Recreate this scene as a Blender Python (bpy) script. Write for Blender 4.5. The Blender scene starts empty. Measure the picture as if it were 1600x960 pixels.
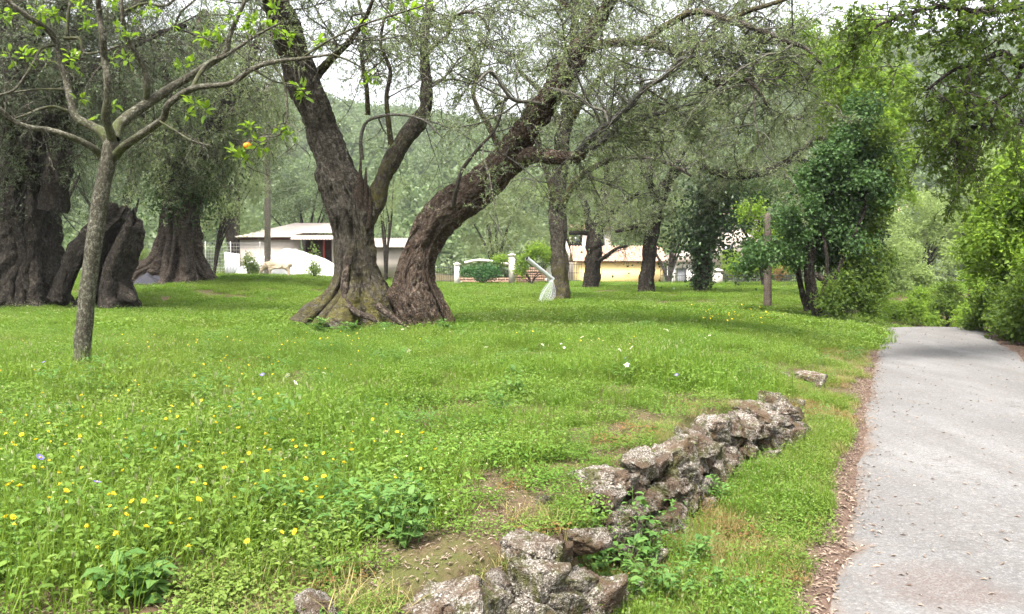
import bpy, bmesh, math, random
import numpy as np
from mathutils import Vector, Matrix

rng = np.random.default_rng(11)
random.seed(11)
scene = bpy.context.scene
COL = scene.collection

# ------------------------------------------------------------------ camera
FPX = 1232.0                       # focal length in pixels of the 1600 px wide photograph
PITCH = math.atan(60 / FPX)        # the phone looks slightly down
CAMZ = 1.6
cam_d = bpy.data.cameras.new('camera')
cam_d.sensor_width = 36.0
cam_d.lens = 36.0 * FPX / 1600.0
cam_d.clip_start = 0.05
cam_d.clip_end = 5000
cam = bpy.data.objects.new('camera', cam_d)
cam.location = (0, 0, CAMZ)
cam.rotation_euler = (math.pi / 2 - PITCH, 0, 0)
COL.objects.link(cam)
scene.camera = cam

# ------------------------------------------------------------------ sky, sun, exposure
SUN_EL = math.radians(64)
SUN_AZ = math.radians(206)         # measured from +Y clockwise: behind the camera, to the left
world = bpy.data.worlds.new('World')
scene.world = world
world.use_nodes = True
wn = world.node_tree.nodes
wl = world.node_tree.links
wn.clear()
sky_n = wn.new('ShaderNodeTexSky')
sky_n.sky_type = 'NISHITA'
sky_n.sun_disc = False
sky_n.sun_elevation = SUN_EL
sky_n.sun_rotation = SUN_AZ
sky_n.air_density = 1.6
sky_n.dust_density = 5.0
sky_n.ozone_density = 1.0
hs = wn.new('ShaderNodeHueSaturation')
hs.inputs['Saturation'].default_value = 0.22
bg = wn.new('ShaderNodeBackground')
bg.inputs['Strength'].default_value = 0.145
wo = wn.new('ShaderNodeOutputWorld')
wl.new(sky_n.outputs[0], hs.inputs['Color'])
wl.new(hs.outputs[0], bg.inputs[0])
wl.new(bg.outputs[0], wo.inputs[0])

sun_d = bpy.data.lights.new('sun', 'SUN')
sun_d.energy = 3.5
sun_d.angle = math.radians(13)
sun_d.color = (1.0, 0.95, 0.86)
sun = bpy.data.objects.new('sun', sun_d)
sdir = Vector((math.sin(SUN_AZ) * math.cos(SUN_EL), math.cos(SUN_AZ) * math.cos(SUN_EL), math.sin(SUN_EL)))
sun.rotation_euler = sdir.to_track_quat('Z', 'Y').to_euler()
sun.location = (-20, -20, 40)
COL.objects.link(sun)

scene.view_settings.view_transform = 'Standard'
scene.view_settings.look = 'None'
scene.view_settings.gamma = 1.0
scene.view_settings.exposure = 1.75
scene.cycles.max_bounces = 5
scene.cycles.diffuse_bounces = 3
scene.cycles.transmission_bounces = 3
scene.cycles.transparent_max_bounces = 6
scene.cycles.volume_bounces = 0
scene.cycles.use_denoising = True
scene.cycles.use_adaptive_sampling = True
scene.cycles.adaptive_threshold = 0.04
scene.cycles.caustics_reflective = False
scene.cycles.caustics_refractive = False

# ------------------------------------------------------------------ numeric helpers
def P(px, py, Y):
    """World point seen at pixel (px, py) of the photograph, at distance Y in front of the camera."""
    u = (px - 800) / FPX
    v = (480 - py) / FPX
    c, s = math.cos(PITCH), math.sin(PITCH)
    d = np.array([u, c + v * s, -s + v * c])
    return np.array([0, 0, CAMZ]) + d * (Y / d[1])

def sst(t):
    t = np.clip(t, 0, 1)
    return t * t * (3 - 2 * t)

def _h(ix, iy, iz, seed):
    n = (ix.astype(np.int64) * 374761393 + iy.astype(np.int64) * 668265263 + iz.astype(np.int64) * 2147483647 + seed * 1274126177) & 0xFFFFFFFF
    n = ((n ^ (n >> 13)) * 1103515245) & 0xFFFFFFFF
    n = ((n ^ (n >> 16)) * 2246822519) & 0xFFFFFFFF
    n = n ^ (n >> 15)
    return (n & 0xFFFF) / 65535.0

def vnoise(p, seed=0):
    """Value noise in -1..1 for points p (...,3)."""
    p = np.asarray(p, float)
    i = np.floor(p).astype(np.int64)
    f = p - i
    f = f * f * (3 - 2 * f)
    out = 0
    for a in (0, 1):
        wa = f[..., 0] if a else 1 - f[..., 0]
        for b in (0, 1):
            wb = f[..., 1] if b else 1 - f[..., 1]
            for c in (0, 1):
                wc = f[..., 2] if c else 1 - f[..., 2]
                out = out + wa * wb * wc * _h(i[..., 0] + a, i[..., 1] + b, i[..., 2] + c, seed)
    return out * 2 - 1

def fbm(p, oct=4, seed=0, gain=0.5):
    p = np.asarray(p, float)
    o = 0
    a = 1.0
    for k in range(oct):
        o = o + a * vnoise(p * (2 ** k), seed + k * 17)
        a *= gain
    return o

def nrm(v):
    return v / np.maximum(np.linalg.norm(v, axis=-1, keepdims=True), 1e-9)

# ------------------------------------------------------------------ terrain functions
WALL = np.array([(-0.75, 1.6), (-0.30, 2.55), (0.17, 3.2), (0.50, 4.05), (0.92, 4.8), (1.48, 5.85), (2.28, 6.8), (2.6, 7.3)])

def XL(y):                          # left edge of the lane
    y = np.asarray(y, float)
    return 1.51 + 0.48 * (y - 3.65) + 0.05 * np.clip(y - 21.5, 0, 14) ** 2 + 1.4 * np.clip(y - 35.5, 0, None)

ROADW = 2.65

def road_z(y):
    y = np.asarray(y, float)
    a = np.clip(y, 19.5, 25) - 19.5
    z = -0.012 * a * a
    z = z - 0.132 * (np.clip(y, 25, 40) - 25)
    return z

def wall_x(y):
    return np.interp(y, WALL[:, 1], WALL[:, 0])

def meadow_z(x, y):
    x = np.asarray(x, float)
    y = np.asarray(y, float)
    z = np.interp(y, [0, 8, 15, 20, 35, 50, 60], [0.50, 0.47, 0.34, 0.33, 0.48, 0.60, 0.62])
    z = z + 0.62 * sst((-x - 3) / 11) * sst((y - 24) / 14)
    z = z - 0.95 * sst((y - 53) / 13) * sst((x + 9) / 5)
    z = z - 0.10 * sst((3.6 - y) / 2.0) * 0.6
    return z

def bumps(x, y):
    p = np.stack([x, y, np.zeros_like(x)], -1)
    return 0.05 * vnoise(p * 0.45, 3) + 0.025 * vnoise(p * 1.7, 5) + 0.010 * vnoise(p * 6.0, 9)

def ground(x, y):
    x = np.asarray(x, float)
    y = np.asarray(y, float)
    s = XL(y) - x
    rz = road_z(y)
    mz = meadow_z(x, y)
    b = bumps(x, y)
    # near: a narrow verge below a rough stone step
    wx = wall_x(y) + 0.05 * vnoise(np.stack([x * 0, y * 2.2, x * 0], -1), 4)
    verge = rz + 0.02 + 0.09 * np.clip(s, 0, 1.5) + b * 0.5
    verge = verge + 0.02 * sst(1 - np.clip(x - wx, 0, 9) / 0.45)
    step = sst((wx + 0.10 - x) / 0.26)
    near = verge + (mz + b - verge) * step
    # farther: a grassy bank
    bw = 1.7 + 0.22 * np.clip(y - 10, 0, 60)
    t = sst((s - 0.18) / bw)
    far = rz + (mz + b - rz) * t
    k = sst((y - 6.5) / 1.3)
    left = near + (far - near) * k
    r = -s - ROADW
    right = rz + 0.65 * sst((r - 0.35) / 2.6) + b * sst(r / 1.0) + 0.25 * sst((r - 4) / 12)
    z = np.where(s > -ROADW * 0.5, left, right)
    on = sst((-s + 0.02) / 0.1) * sst((s + ROADW + 0.02) / 0.1)
    z = np.where((s < 0.05) & (s > -ROADW - 0.05), rz * on + z * (1 - on) - 0.04 * on, z)
    return z

def gz(x, y):
    return float(ground(np.array([x]), np.array([y]))[0])

def base_at(px, Y):
    x = (px - 800) / FPX * Y * 1.0
    # the pitch changes Y slightly with height; fine for a base point
    x = P(px, 440, Y)[0]
    return np.array([x, Y, gz(x, Y)])

# ------------------------------------------------------------------ mesh helpers
class MB:
    """Collects vertices, quads and triangles of ONE mesh."""
    def __init__(self):
        self.V, self.T, self.Q, self.R, self.B, self.n = [], [], [], [], [], 0
    def add(self, V, T=None, Q=None, rnd=None, buv=None):
        V = np.asarray(V, float).reshape(-1, 3)
        self.V.append(V)
        if T is not None and len(T):
            self.T.append(np.asarray(T, np.int64).reshape(-1, 3) + self.n)
        if Q is not None and len(Q):
            self.Q.append(np.asarray(Q, np.int64).reshape(-1, 4) + self.n)
        self.R.append(np.zeros(len(V)) if rnd is None else np.broadcast_to(np.asarray(rnd, float), (len(V),)))
        self.B.append(V * 1.0 if buv is None else np.asarray(buv, float).reshape(-1, 3))
        self.n += len(V)
        return self
    def mesh(self, name, mat=None, smooth=False):
        me = bpy.data.meshes.new(name)
        V = np.concatenate(self.V)
        T = np.concatenate(self.T) if self.T else np.zeros((0, 3), np.int64)
        Q = np.concatenate(self.Q) if self.Q else np.zeros((0, 4), np.int64)
        me.vertices.add(len(V))
        me.vertices.foreach_set('co', V.astype(np.float32).ravel())
        loops = np.concatenate([T.ravel(), Q.ravel()]).astype(np.int32)
        me.loops.add(len(loops))
        me.loops.foreach_set('vertex_index', loops)
        npoly = len(T) + len(Q)
        me.polygons.add(npoly)
        starts = np.concatenate([np.arange(len(T)) * 3, len(T) * 3 + np.arange(len(Q)) * 4]).astype(np.int32)
        me.polygons.foreach_set('loop_start', starts)
        if smooth:
            me.polygons.foreach_set('use_smooth', np.ones(npoly, bool))
        me.update(calc_edges=True)
        a = me.attributes.new('rnd', 'FLOAT', 'POINT')
        a.data.foreach_set('value', np.concatenate(self.R).astype(np.float32))
        a = me.attributes.new('buv', 'FLOAT_VECTOR', 'POINT')
        a.data.foreach_set('vector', np.concatenate(self.B).astype(np.float32).ravel())
        if mat:
            me.materials.append(mat)
        return me

def link(o, parent=None):
    COL.objects.link(o)
    if parent is not None:
        o.parent = parent
    return o

def obj(name, me, parent=None, loc=None, rot=None, scale=None):
    """One object. World-space meshes of a child are shifted by the parent's location."""
    o = bpy.data.objects.new(name, me)
    link(o, parent)
    if loc is not None: o.location = loc
    if rot is not None: o.rotation_euler = rot
    if scale is not None: o.scale = (scale,) * 3 if np.isscalar(scale) else scale
    return o

def tag(o, label=None, cat=None, group=None, kind=None):
    if label: o['label'] = label
    if cat: o['category'] = cat
    if group: o['group'] = group
    if kind: o['kind'] = kind
    return o

def thing(name, label, cat, loc=(0, 0, 0), rz=0.0, group=None):
    o = bpy.data.objects.new(name, None)
    o.empty_display_size = 0.2
    link(o)
    o.location = [float(v) for v in loc]
    o.rotation_euler = (0, 0, rz)
    return tag(o, label, cat, group)

def wpart(name, mb, mat, parent, smooth=False, kind=None):
    """A part whose mesh was built in world space: moved into its parent's space."""
    off = np.array(parent.location) if parent is not None else np.zeros(3)
    p = parent.parent if parent is not None else None
    while p is not None:
        off = off + np.array(p.location)
        p = p.parent
    mb.V = [v - off for v in mb.V]
    o = obj(name, mb.mesh(name, mat, smooth), parent)
    if kind: o['kind'] = kind
    return o

def box(mb, x0, x1, y0, y1, z0, z1, rnd=0.0):
    V = [(x0, y0, z0), (x1, y0, z0), (x1, y1, z0), (x0, y1, z0), (x0, y0, z1), (x1, y0, z1), (x1, y1, z1), (x0, y1, z1)]
    Q = [(0, 3, 2, 1), (4, 5, 6, 7), (0, 1, 5, 4), (1, 2, 6, 5), (2, 3, 7, 6), (3, 0, 4, 7)]
    return mb.add(V, Q=Q, rnd=rnd)

def bbox(name, mat, parent, x0, x1, y0, y1, z0, z1, kind=None):
    return wpart(name, box(MB(), x0, x1, y0, y1, z0, z1, random.random()), mat, parent, kind=kind)

def catmull(pts, vals, n):
    pts = np.asarray(pts, float)
    vals = np.asarray(vals, float)
    seg = np.linalg.norm(np.diff(pts, axis=0), axis=1)
    t = np.concatenate([[0], np.cumsum(np.maximum(seg, 1e-6))])
    tt = np.linspace(0, t[-1], n)
    m = np.gradient(pts, t, axis=0) if len(pts) > 2 else np.repeat((pts[1:] - pts[:1]) / t[-1], 2, 0)
    k = np.clip(np.searchsorted(t, tt, side='right') - 1, 0, len(pts) - 2)
    h = (t[k + 1] - t[k])
    s = ((tt - t[k]) / h)[:, None]
    h = h[:, None]
    out = (2 * s**3 - 3 * s**2 + 1) * pts[k] + (s**3 - 2 * s**2 + s) * h * m[k] + (-2 * s**3 + 3 * s**2) * pts[k + 1] + (s**3 - s**2) * h * m[k + 1]
    r = np.interp(tt, t, vals)
    return out, r, tt

def frames(C):
    T = nrm(np.gradient(C, axis=0))
    ref = np.array([0, -1.0, 0]) if abs(T[0][1]) < 0.8 else np.array([1.0, 0, 0])
    N = np.zeros_like(T)
    n = ref - T[0] * (ref @ T[0])
    n /= np.linalg.norm(n)
    for i in range(len(T)):
        n = n - T[i] * (n @ T[i])
        n /= max(np.linalg.norm(n), 1e-9)
        N[i] = n
    return T, N, np.cross(T, N)

def sweep(mb, pts, rad, sides=10, n=None, step=0.15, flute=(0, 0), nfl=5, twist=0.0, namp=0.0, nscl=2.0, seed=0, dents=(), rnd=0.0, lobes=0.0, cap=True, fiss=0.0, ffreq=8.0):
    """A gnarled tube through pts; returns its centre line and radii."""
    pts = np.asarray(pts, float)
    L = np.linalg.norm(np.diff(pts, axis=0), axis=1).sum()
    n = n or max(4, int(L / step) + 1)
    C, R, tt = catmull(pts, rad, n)
    T, N, B = frames(C)
    th = np.linspace(0, 2 * math.pi, sides, endpoint=False)
    u = (tt / tt[-1])[:, None]
    r = R[:, None] * np.ones((1, sides))
    if flute[0] or flute[1]:
        fa = flute[0] * (1 - u) + flute[1] * u
        rs = np.random.default_rng(seed)
        ph = rs.uniform(0, 6.28, 4)
        tw = twist * u
        f = (np.cos(nfl * th + ph[0] + tw) + 0.7 * np.cos((nfl + 3) * th + ph[1] - 0.6 * tw) + 0.5 * np.cos((2 * nfl + 1) * th + ph[2] + 2 * tw))
        r = r * (1 + fa * f * 0.5)
    if lobes:
        rs = np.random.default_rng(seed + 5)
        lo = np.zeros((1, sides))
        for a in np.linspace(0, 2 * math.pi, 7)[:-1]:
            a0 = a + rs.uniform(-0.35, 0.35)
            lo = lo + rs.uniform(0.5, 1.0) * np.exp(-((np.angle(np.exp(1j * (th - a0)))) / 0.26) ** 2)
        r = r * (1 + lobes * np.exp(-u * 9) * (lo - 0.35))
    V = C[:, None] + r[..., None] * (N[:, None] * np.cos(th)[None, :, None] + B[:, None] * np.sin(th)[None, :, None])
    if namp:
        d = namp * fbm(V * nscl, 4, seed) * np.minimum(1, R[:, None] / 0.25)
        V = V + d[..., None] * nrm(V - C[:, None])
    if fiss:
        q = np.stack([np.cos(th)[None] * R[:, None], np.sin(th)[None] * R[:, None], tt[:, None] * 0.30 + 0 * th[None]], -1) * ffreq
        q = q + 0.5 * vnoise(q * 0.6, seed + 70)[..., None]
        d = -np.exp(-(np.abs(vnoise(q, seed + 71)) / 0.16) ** 2) - 0.5 * np.exp(-(np.abs(vnoise(q * 2.3, seed + 72)) / 0.18) ** 2) + 0.35 * vnoise(q * 3.1, seed + 73)
        V = V + (fiss * d * np.minimum(1, R[:, None] / 0.2))[..., None] * nrm(V - C[:, None])
    for (hc, ac, hw, aw, dep) in dents:
        g = np.exp(-((tt[:, None] - hc) / hw) ** 2 - (np.angle(np.exp(1j * (th[None] - ac))) / aw) ** 2)
        V = V - (dep * g)[..., None] * nrm(V - C[:, None])
    i = np.arange(n - 1)[:, None] * sides
    j = np.arange(sides)[None]
    j2 = (j + 1) % sides
    Q = np.stack([i + j, i + j2, i + sides + j2, i + sides + j], -1).reshape(-1, 4)
    buv = np.stack([np.cos(th)[None] * R[:, None] + 0 * u, np.sin(th)[None] * R[:, None] + 0 * u, tt[:, None] + 0 * th[None]], -1)
    Vf = V.reshape(-1, 3)
    bf = buv.reshape(-1, 3)
    Tt = None
    if cap:
        Vf = np.concatenate([Vf, C[-1:] + T[-1:] * R[-1] * 0.6])
        bf = np.concatenate([bf, bf[-1:]])
        b0 = (n - 1) * sides
        Tt = [(b0 + k, b0 + (k + 1) % sides, n * sides) for k in range(sides)]
    mb.add(Vf, T=Tt, Q=Q, rnd=rnd, buv=bf)
    return C, R

def tubes(mb, pts, r0, r1, sides=3, rnd=None):
    """Many thin tubes at once: pts (N, k, 3)."""
    N, k, _ = pts.shape
    if N == 0: return
    T = nrm(np.gradient(pts, axis=1))
    ref = np.where(np.abs(T[:, :1, 2:3]) < 0.8, np.array([[[0, 0, 1.0]]]), np.array([[[1.0, 0, 0]]]))
    A = nrm(np.cross(T, np.broadcast_to(ref, T.shape)))
    Bv = np.cross(T, A)
    th = np.linspace(0, 2 * math.pi, sides, endpoint=False)
    u = np.linspace(0, 1, k)[None]
    r = np.asarray(r0, float).reshape(-1, 1) * (1 - u) + np.asarray(r1, float).reshape(-1, 1) * u
    V = pts[:, :, None] + r[..., None, None] * (A[:, :, None] * np.cos(th)[None, None, :, None] + Bv[:, :, None] * np.sin(th)[None, None, :, None])
    base = (np.arange(N) * k * sides)[:, None, None]
    i = (np.arange(k - 1) * sides)[None, :, None]
    j = np.arange(sides)[None, None]
    j2 = (j + 1) % sides
    Q = np.stack([base + i + j, base + i + j2, base + i + sides + j2, base + i + sides + j], -1).reshape(-1, 4)
    rr = np.repeat(rng.random(N) if rnd is None else np.broadcast_to(rnd, (N,)), k * sides)
    mb.add(V.reshape(-1, 3), Q=Q, rnd=rr)

def leaves(mb, pos, dirs, length, width, rnd=None, fold=0.25, shape='lance', curl=0.15, upbias=0.0):
    """One small folded blade per leaf: 2 triangles ('lance') or 4 ('oval')."""
    N = len(pos)
    if N == 0: return
    d = nrm(dirs)
    r = rng.normal(size=(N, 3))
    if upbias:
        r = r * (1 - upbias) + np.array([0, 0, 1.0]) * upbias * 1.6
    nn = nrm(r - d * (r * d).sum(1, keepdims=True))
    sd = np.cross(d, nn)
    L = np.broadcast_to(np.asarray(length, float), (N,))[:, None]
    W = np.broadcast_to(np.asarray(width, float), (N,))[:, None]
    rn = rng.random(N) if rnd is None else np.broadcast_to(rnd, (N,))
    if shape == 'lance':
        v0 = pos
        v1 = pos + d * L * 0.45 + sd * W * 0.5 + nn * W * fold
        v2 = pos + d * L - nn * L * curl
        v3 = pos + d * L * 0.45 - sd * W * 0.5 + nn * W * fold
        V = np.stack([v0, v1, v2, v3], 1)
        b = np.arange(N)[:, None] * 4
        T = np.concatenate([b + np.array([[0, 1, 2]]), b + np.array([[0, 2, 3]])])
        mb.add(V.reshape(-1, 3), T=T, rnd=np.repeat(rn, 4))
    else:
        v0 = pos
        m = pos + d * L * 0.5 + nn * L * 0.03
        t = pos + d * L - nn * L * curl
        a1 = pos + d * L * 0.25 + sd * W * 0.44 + nn * W * fold
        a2 = pos + d * L * 0.65 + sd * W * 0.42 + nn * W * fold * 0.8
        b1 = pos + d * L * 0.25 - sd * W * 0.44 + nn * W * fold
        b2 = pos + d * L * 0.65 - sd * W * 0.42 + nn * W * fold * 0.8
        V = np.stack([v0, m, t, a1, a2, b1, b2], 1)
        b = np.arange(N)[:, None] * 7
        T = np.concatenate([b + np.array([[k]]) for k in ()] + [b + np.array([q]) for q in ([0, 3, 1], [1, 4, 2], [0, 1, 5], [1, 2, 6], [3, 4, 1], [5, 1, 6])])
        mb.add(V.reshape(-1, 3), T=T, rnd=np.repeat(rn, 7))

def grow(starts, dirs, length, k=6, wob=0.25, droop=0.05):
    N = len(starts)
    d = nrm(np.asarray(dirs, float))
    p = np.asarray(starts, float)
    out = [p]
    st = (np.broadcast_to(np.asarray(length, float), (N,)) / (k - 1))[:, None]
    for i in range(k - 1):
        d = nrm(d + rng.normal(size=(N, 3)) * wob + np.array([0, 0, -droop]))
        p = p + d * st
        out.append(p)
    return np.stack(out, 1)

def on_paths(paths, m, t0=0.2, t1=1.0):
    """m random points per path with the local direction."""
    N, k, _ = paths.shape
    t = rng.uniform(t0, t1, (N, m)) * (k - 1)
    i = np.clip(t.astype(int), 0, k - 2)
    f = (t - i)[..., None]
    a = paths[np.arange(N)[:, None], i]
    b = paths[np.arange(N)[:, None], i + 1]
    return (a + (b - a) * f).reshape(-1, 3), nrm(b - a).reshape(-1, 3)

# ------------------------------------------------------------------ materials
class NT:
    def __init__(self, name):
        self.m = bpy.data.materials.new(name)
        self.m.use_nodes = True
        self.t = self.m.node_tree
        self.t.nodes.clear()
        self.out = self.t.nodes.new('ShaderNodeOutputMaterial')
    def n(self, typ, ins=None, **kw):
        nd = self.t.nodes.new(typ)
        for k, v in kw.items(): setattr(nd, k, v)
        for k, v in (ins or {}).items(): self.set(nd, k, v)
        return nd
    def set(self, nd, k, v):
        s = nd.inputs[k]
        if isinstance(v, bpy.types.NodeSocket): self.t.links.new(v, s)
        elif isinstance(v, bpy.types.Node): self.t.links.new(v.outputs[0], s)
        else:
            if s.type == 'RGBA' and len(v) == 3: v = (*v, 1)
            s.default_value = v
    def attr(self, a, fac=False):
        nd = self.n('ShaderNodeAttribute', attribute_name=a)
        return nd.outputs['Fac'] if fac else nd.outputs['Vector']
    def pos(self): return self.n('ShaderNodeNewGeometry').outputs['Position']
    def objc(self): return self.n('ShaderNodeTexCoord').outputs['Object']
    def noise(self, vec, scale, detail=4, rough=0.55, dist=0.0):
        return self.n('ShaderNodeTexNoise', {'Vector': vec, 'Scale': scale, 'Detail': detail, 'Roughness': rough, 'Distortion': dist}).outputs['Fac']
    def vor(self, vec, scale, feature='F1', out='Distance'):
        return self.n('ShaderNodeTexVoronoi', {'Vector': vec, 'Scale': scale}, feature=feature).outputs[out]
    def ramp(self, f, stops):
        nd = self.n('ShaderNodeValToRGB', {'Fac': f})
        e = nd.color_ramp.elements
        while len(e) < len(stops): e.new(0.5)
        for el, (p, c) in zip(e, stops):
            el.position = p
            el.color = (c, c, c, 1) if np.isscalar(c) else (*c, 1)
        return nd.outputs[0]
    def mix(self, f, a, b, blend='MIX'):
        nd = self.n('ShaderNodeMix', data_type='RGBA', blend_type=blend)
        for k, v in ((0, f), (6, a), (7, b)):
            s = nd.inputs[k]
            if isinstance(v, bpy.types.NodeSocket): self.t.links.new(v, s)
            else: s.default_value = v if k == 0 else (*v, 1)
        return nd.outputs[2]
    def math(self, op, a, b=0.0):
        nd = self.n('ShaderNodeMath', operation=op)
        for k, v in ((0, a), (1, b)):
            if isinstance(v, bpy.types.NodeSocket): self.t.links.new(v, nd.inputs[k])
            else: nd.inputs[k].default_value = v
        return nd.outputs[0]
    def scale(self, vec, s):
        return self.n('ShaderNodeMapping', {'Vector': vec, 'Scale': s}).outputs[0]
    def bump(self, h, strength=0.5, dist=0.02, normal=None):
        ins = {'Height': h, 'Strength': strength, 'Distance': dist}
        if normal is not None: ins['Normal'] = normal
        return self.n('ShaderNodeBump', ins).outputs[0]
    def bsdf(self, col, rough=0.8, normal=None, spec=0.3, metal=0.0):
        ins = {'Base Color': col, 'Roughness': rough, 'Specular IOR Level': spec, 'Metallic': metal}
        if normal is not None: ins['Normal'] = normal
        return self.n('ShaderNodeBsdfPrincipled', ins).outputs[0]
    def done(self, sh):
        self.t.links.new(sh, self.out.inputs['Surface'])
        return self.m

def leaf_mat(name, c1, c2, back=None, trans=0.4, tcol=None, rough=0.45, spec=0.35, inst=False, patch=None):
    t = NT(name)
    col = t.mix(t.attr('rnd', True), c1, c2)
    if inst:
        rn = t.n('ShaderNodeObjectInfo').outputs['Random']
        col = t.mix(t.math('MULTIPLY', rn, 0.35), col, tuple(v * 0.55 for v in c1))
    if patch:
        f = t.ramp(t.noise(t.pos(), patch[1], 3), [(0.40, 0.0), (0.62, 1.0)])
        col = t.mix(t.math('MULTIPLY', f, patch[2]), col, patch[0])
    if back:
        g = t.n('ShaderNodeNewGeometry').outputs['Backfacing']
        col = t.mix(g, col, back)
    tc = t.mix(0.5, col, tcol or tuple(min(1, v * 1.6) for v in c2))
    a = t.bsdf(col, rough, spec=spec)
    b = t.n('ShaderNodeBsdfTranslucent', {'Color': tc}).outputs[0]
    return t.done(t.n('ShaderNodeMixShader', {'Fac': trans, 1: a, 2: b}).outputs[0])

def bark_mat(name, c_dark, c_mid, c_light, moss=None, moss_h=1.2, bump=1.0, sc=9.0, lichen=0.35):
    t = NT(name)
    v = t.attr('buv')
    vs = t.scale(v, (1, 1, 0.28))
    n1 = t.noise(vs, sc, 6, 0.62, 0.6)
    n2 = t.noise(v, sc * 3.2, 5, 0.6)
    n3 = t.noise(t.pos(), 1.7, 4)
    h = t.mix(0.35, t.ramp(n1, [(0.3, 0.0), (0.68, 1.0)]), n2)
    col = t.mix(t.ramp(n1, [(0.34, 0.0), (0.62, 1.0)]), c_dark, c_mid)
    cr = t.ramp(t.vor(t.scale(t.n('ShaderNodeVectorMath', {0: v, 1: t.n('ShaderNodeTexNoise', {'Vector': v, 'Scale': sc * 0.5, 'Detail': 4}).outputs['Color']}, operation='ADD').outputs[0], (1, 1, 0.35)), sc * 1.9, 'DISTANCE_TO_EDGE'), [(0.0, 1.0), (0.22, 0.0)])
    col = t.mix(t.math('MULTIPLY', cr, 0.8), col, tuple(q * 0.55 for q in c_dark))
    sp = t.noise(t.scale(v, (1, 1, 0.6)), sc * 2.4, 4, 0.75)
    col = t.mix(t.math('MULTIPLY', t.ramp(sp, [(0.52, 0.0), (0.63, 1.0)]), 0.55), col, c_light)
    col = t.mix(t.math('MULTIPLY', t.ramp(sp, [(0.36, 1.0), (0.47, 0.0)]), 0.55), col, tuple(q * 0.45 for q in c_dark))
    h = t.mix(t.math('MULTIPLY', cr, 0.8), t.mix(0.3, h, t.noise(v, sc * 2.4, 3, 0.7)), (0, 0, 0))
    lich = t.ramp(t.noise(v, sc * 1.6, 6, 0.7), [(0.52, 0.0), (0.64, 1.0)])
    col = t.mix(t.math('MULTIPLY', lich, lichen), col, c_light)
    col = t.mix(t.ramp(n3, [(0.35, 0.0), (0.7, 0.45)]), col, c_dark)
    if moss:
        z = t.n('ShaderNodeSeparateXYZ', {0: t.attr('buv')}).outputs[2]
        lo = t.ramp(t.math('ADD', t.math('DIVIDE', z, moss_h), t.math('MULTIPLY', t.math('SUBTRACT', n3, 0.5), 1.6)), [(0.25, 1.0), (0.95, 0.0)])
        mo = t.math('MULTIPLY', lo, t.ramp(t.noise(v, 5.0, 5, 0.7), [(0.42, 0.0), (0.58, 1.0)]))
        col = t.mix(t.math('MULTIPLY', mo, 0.85), col, moss)
    return t.done(t.bsdf(col, 0.9, t.bump(h, 1.0 * bump, 0.065), spec=0.15))

def plain_mat(name, col, rough=0.8, var=0.25, sc=6.0, bump=0.15, metal=0.0, spec=0.3, dist=0.01, stain=None):
    t = NT(name)
    p = t.objc()
    n = t.noise(p, sc, 5, 0.6)
    c = t.mix(t.ramp(n, [(0.3, 0.0), (0.7, 1.0)]), tuple(v * (1 - var) for v in col), tuple(min(1, v * (1 + var * 0.5)) for v in col))
    if stain:
        c = t.mix(t.math('MULTIPLY', t.ramp(t.noise(t.scale(p, (1, 1, 0.35)), sc * 0.35, 5, 0.7), [(0.48, 0.0), (0.7, 1.0)]), 0.6), c, stain)
    return t.done(t.bsdf(c, rough, t.bump(t.noise(p, sc * 5, 4), bump, dist), spec, metal))

M = {}
# foliage: leaf colours
M['olive'] = leaf_mat('olive leaf', (0.090, 0.128, 0.046), (0.170, 0.215, 0.080), back=(0.20, 0.235, 0.14), trans=0.45, tcol=(0.32, 0.43, 0.11))
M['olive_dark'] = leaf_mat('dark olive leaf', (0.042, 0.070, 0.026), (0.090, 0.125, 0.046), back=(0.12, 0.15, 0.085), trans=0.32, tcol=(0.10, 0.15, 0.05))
M['citrus'] = leaf_mat('citrus leaf', (0.075, 0.150, 0.014), (0.185, 0.280, 0.030), trans=0.55, tcol=(0.26, 0.42, 0.02), rough=0.3)
M['oak'] = leaf_mat('oak leaf', (0.045, 0.085, 0.018), (0.095, 0.150, 0.030), trans=0.48, tcol=(0.28, 0.40, 0.03), rough=0.6, spec=0.2)
M['bright'] = leaf_mat('bright broad leaf', (0.090, 0.165, 0.022), (0.180, 0.275, 0.042), trans=0.55, tcol=(0.40, 0.58, 0.05), rough=0.6, spec=0.2)
M['ivy'] = leaf_mat('ivy leaf', (0.018, 0.040, 0.012), (0.045, 0.085, 0.024), trans=0.18, tcol=(0.08, 0.16, 0.03), rough=0.35)
M['vine'] = leaf_mat('vine leaf', (0.022, 0.055, 0.018), (0.070, 0.130, 0.036), trans=0.32, tcol=(0.14, 0.26, 0.05), rough=0.6, spec=0.2)
M['shrub'] = leaf_mat('shrub leaf', (0.095, 0.150, 0.050), (0.180, 0.245, 0.080), trans=0.55, tcol=(0.42, 0.55, 0.15), rough=0.65, spec=0.15)
M['pale'] = leaf_mat('leaf with painted glow', (0.160, 0.225, 0.075), (0.260, 0.335, 0.120), trans=0.55, tcol=(0.46, 0.58, 0.20), rough=0.7, spec=0.1)  # raised colour paints in the sun and haze glow beyond the bend
M['ivy_green'] = leaf_mat('green ivy leaf', (0.026, 0.058, 0.018), (0.065, 0.115, 0.036), trans=0.3, tcol=(0.12, 0.22, 0.05), rough=0.6, spec=0.2)
M['hedge'] = leaf_mat('hedge leaf', (0.022, 0.075, 0.018), (0.050, 0.130, 0.030), trans=0.25)
M['forest'] = leaf_mat('hill forest leaf', (0.075, 0.130, 0.042), (0.150, 0.215, 0.072), trans=0.4, inst=True, patch=((0.14, 0.17, 0.09), 0.06, 0.6))
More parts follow.
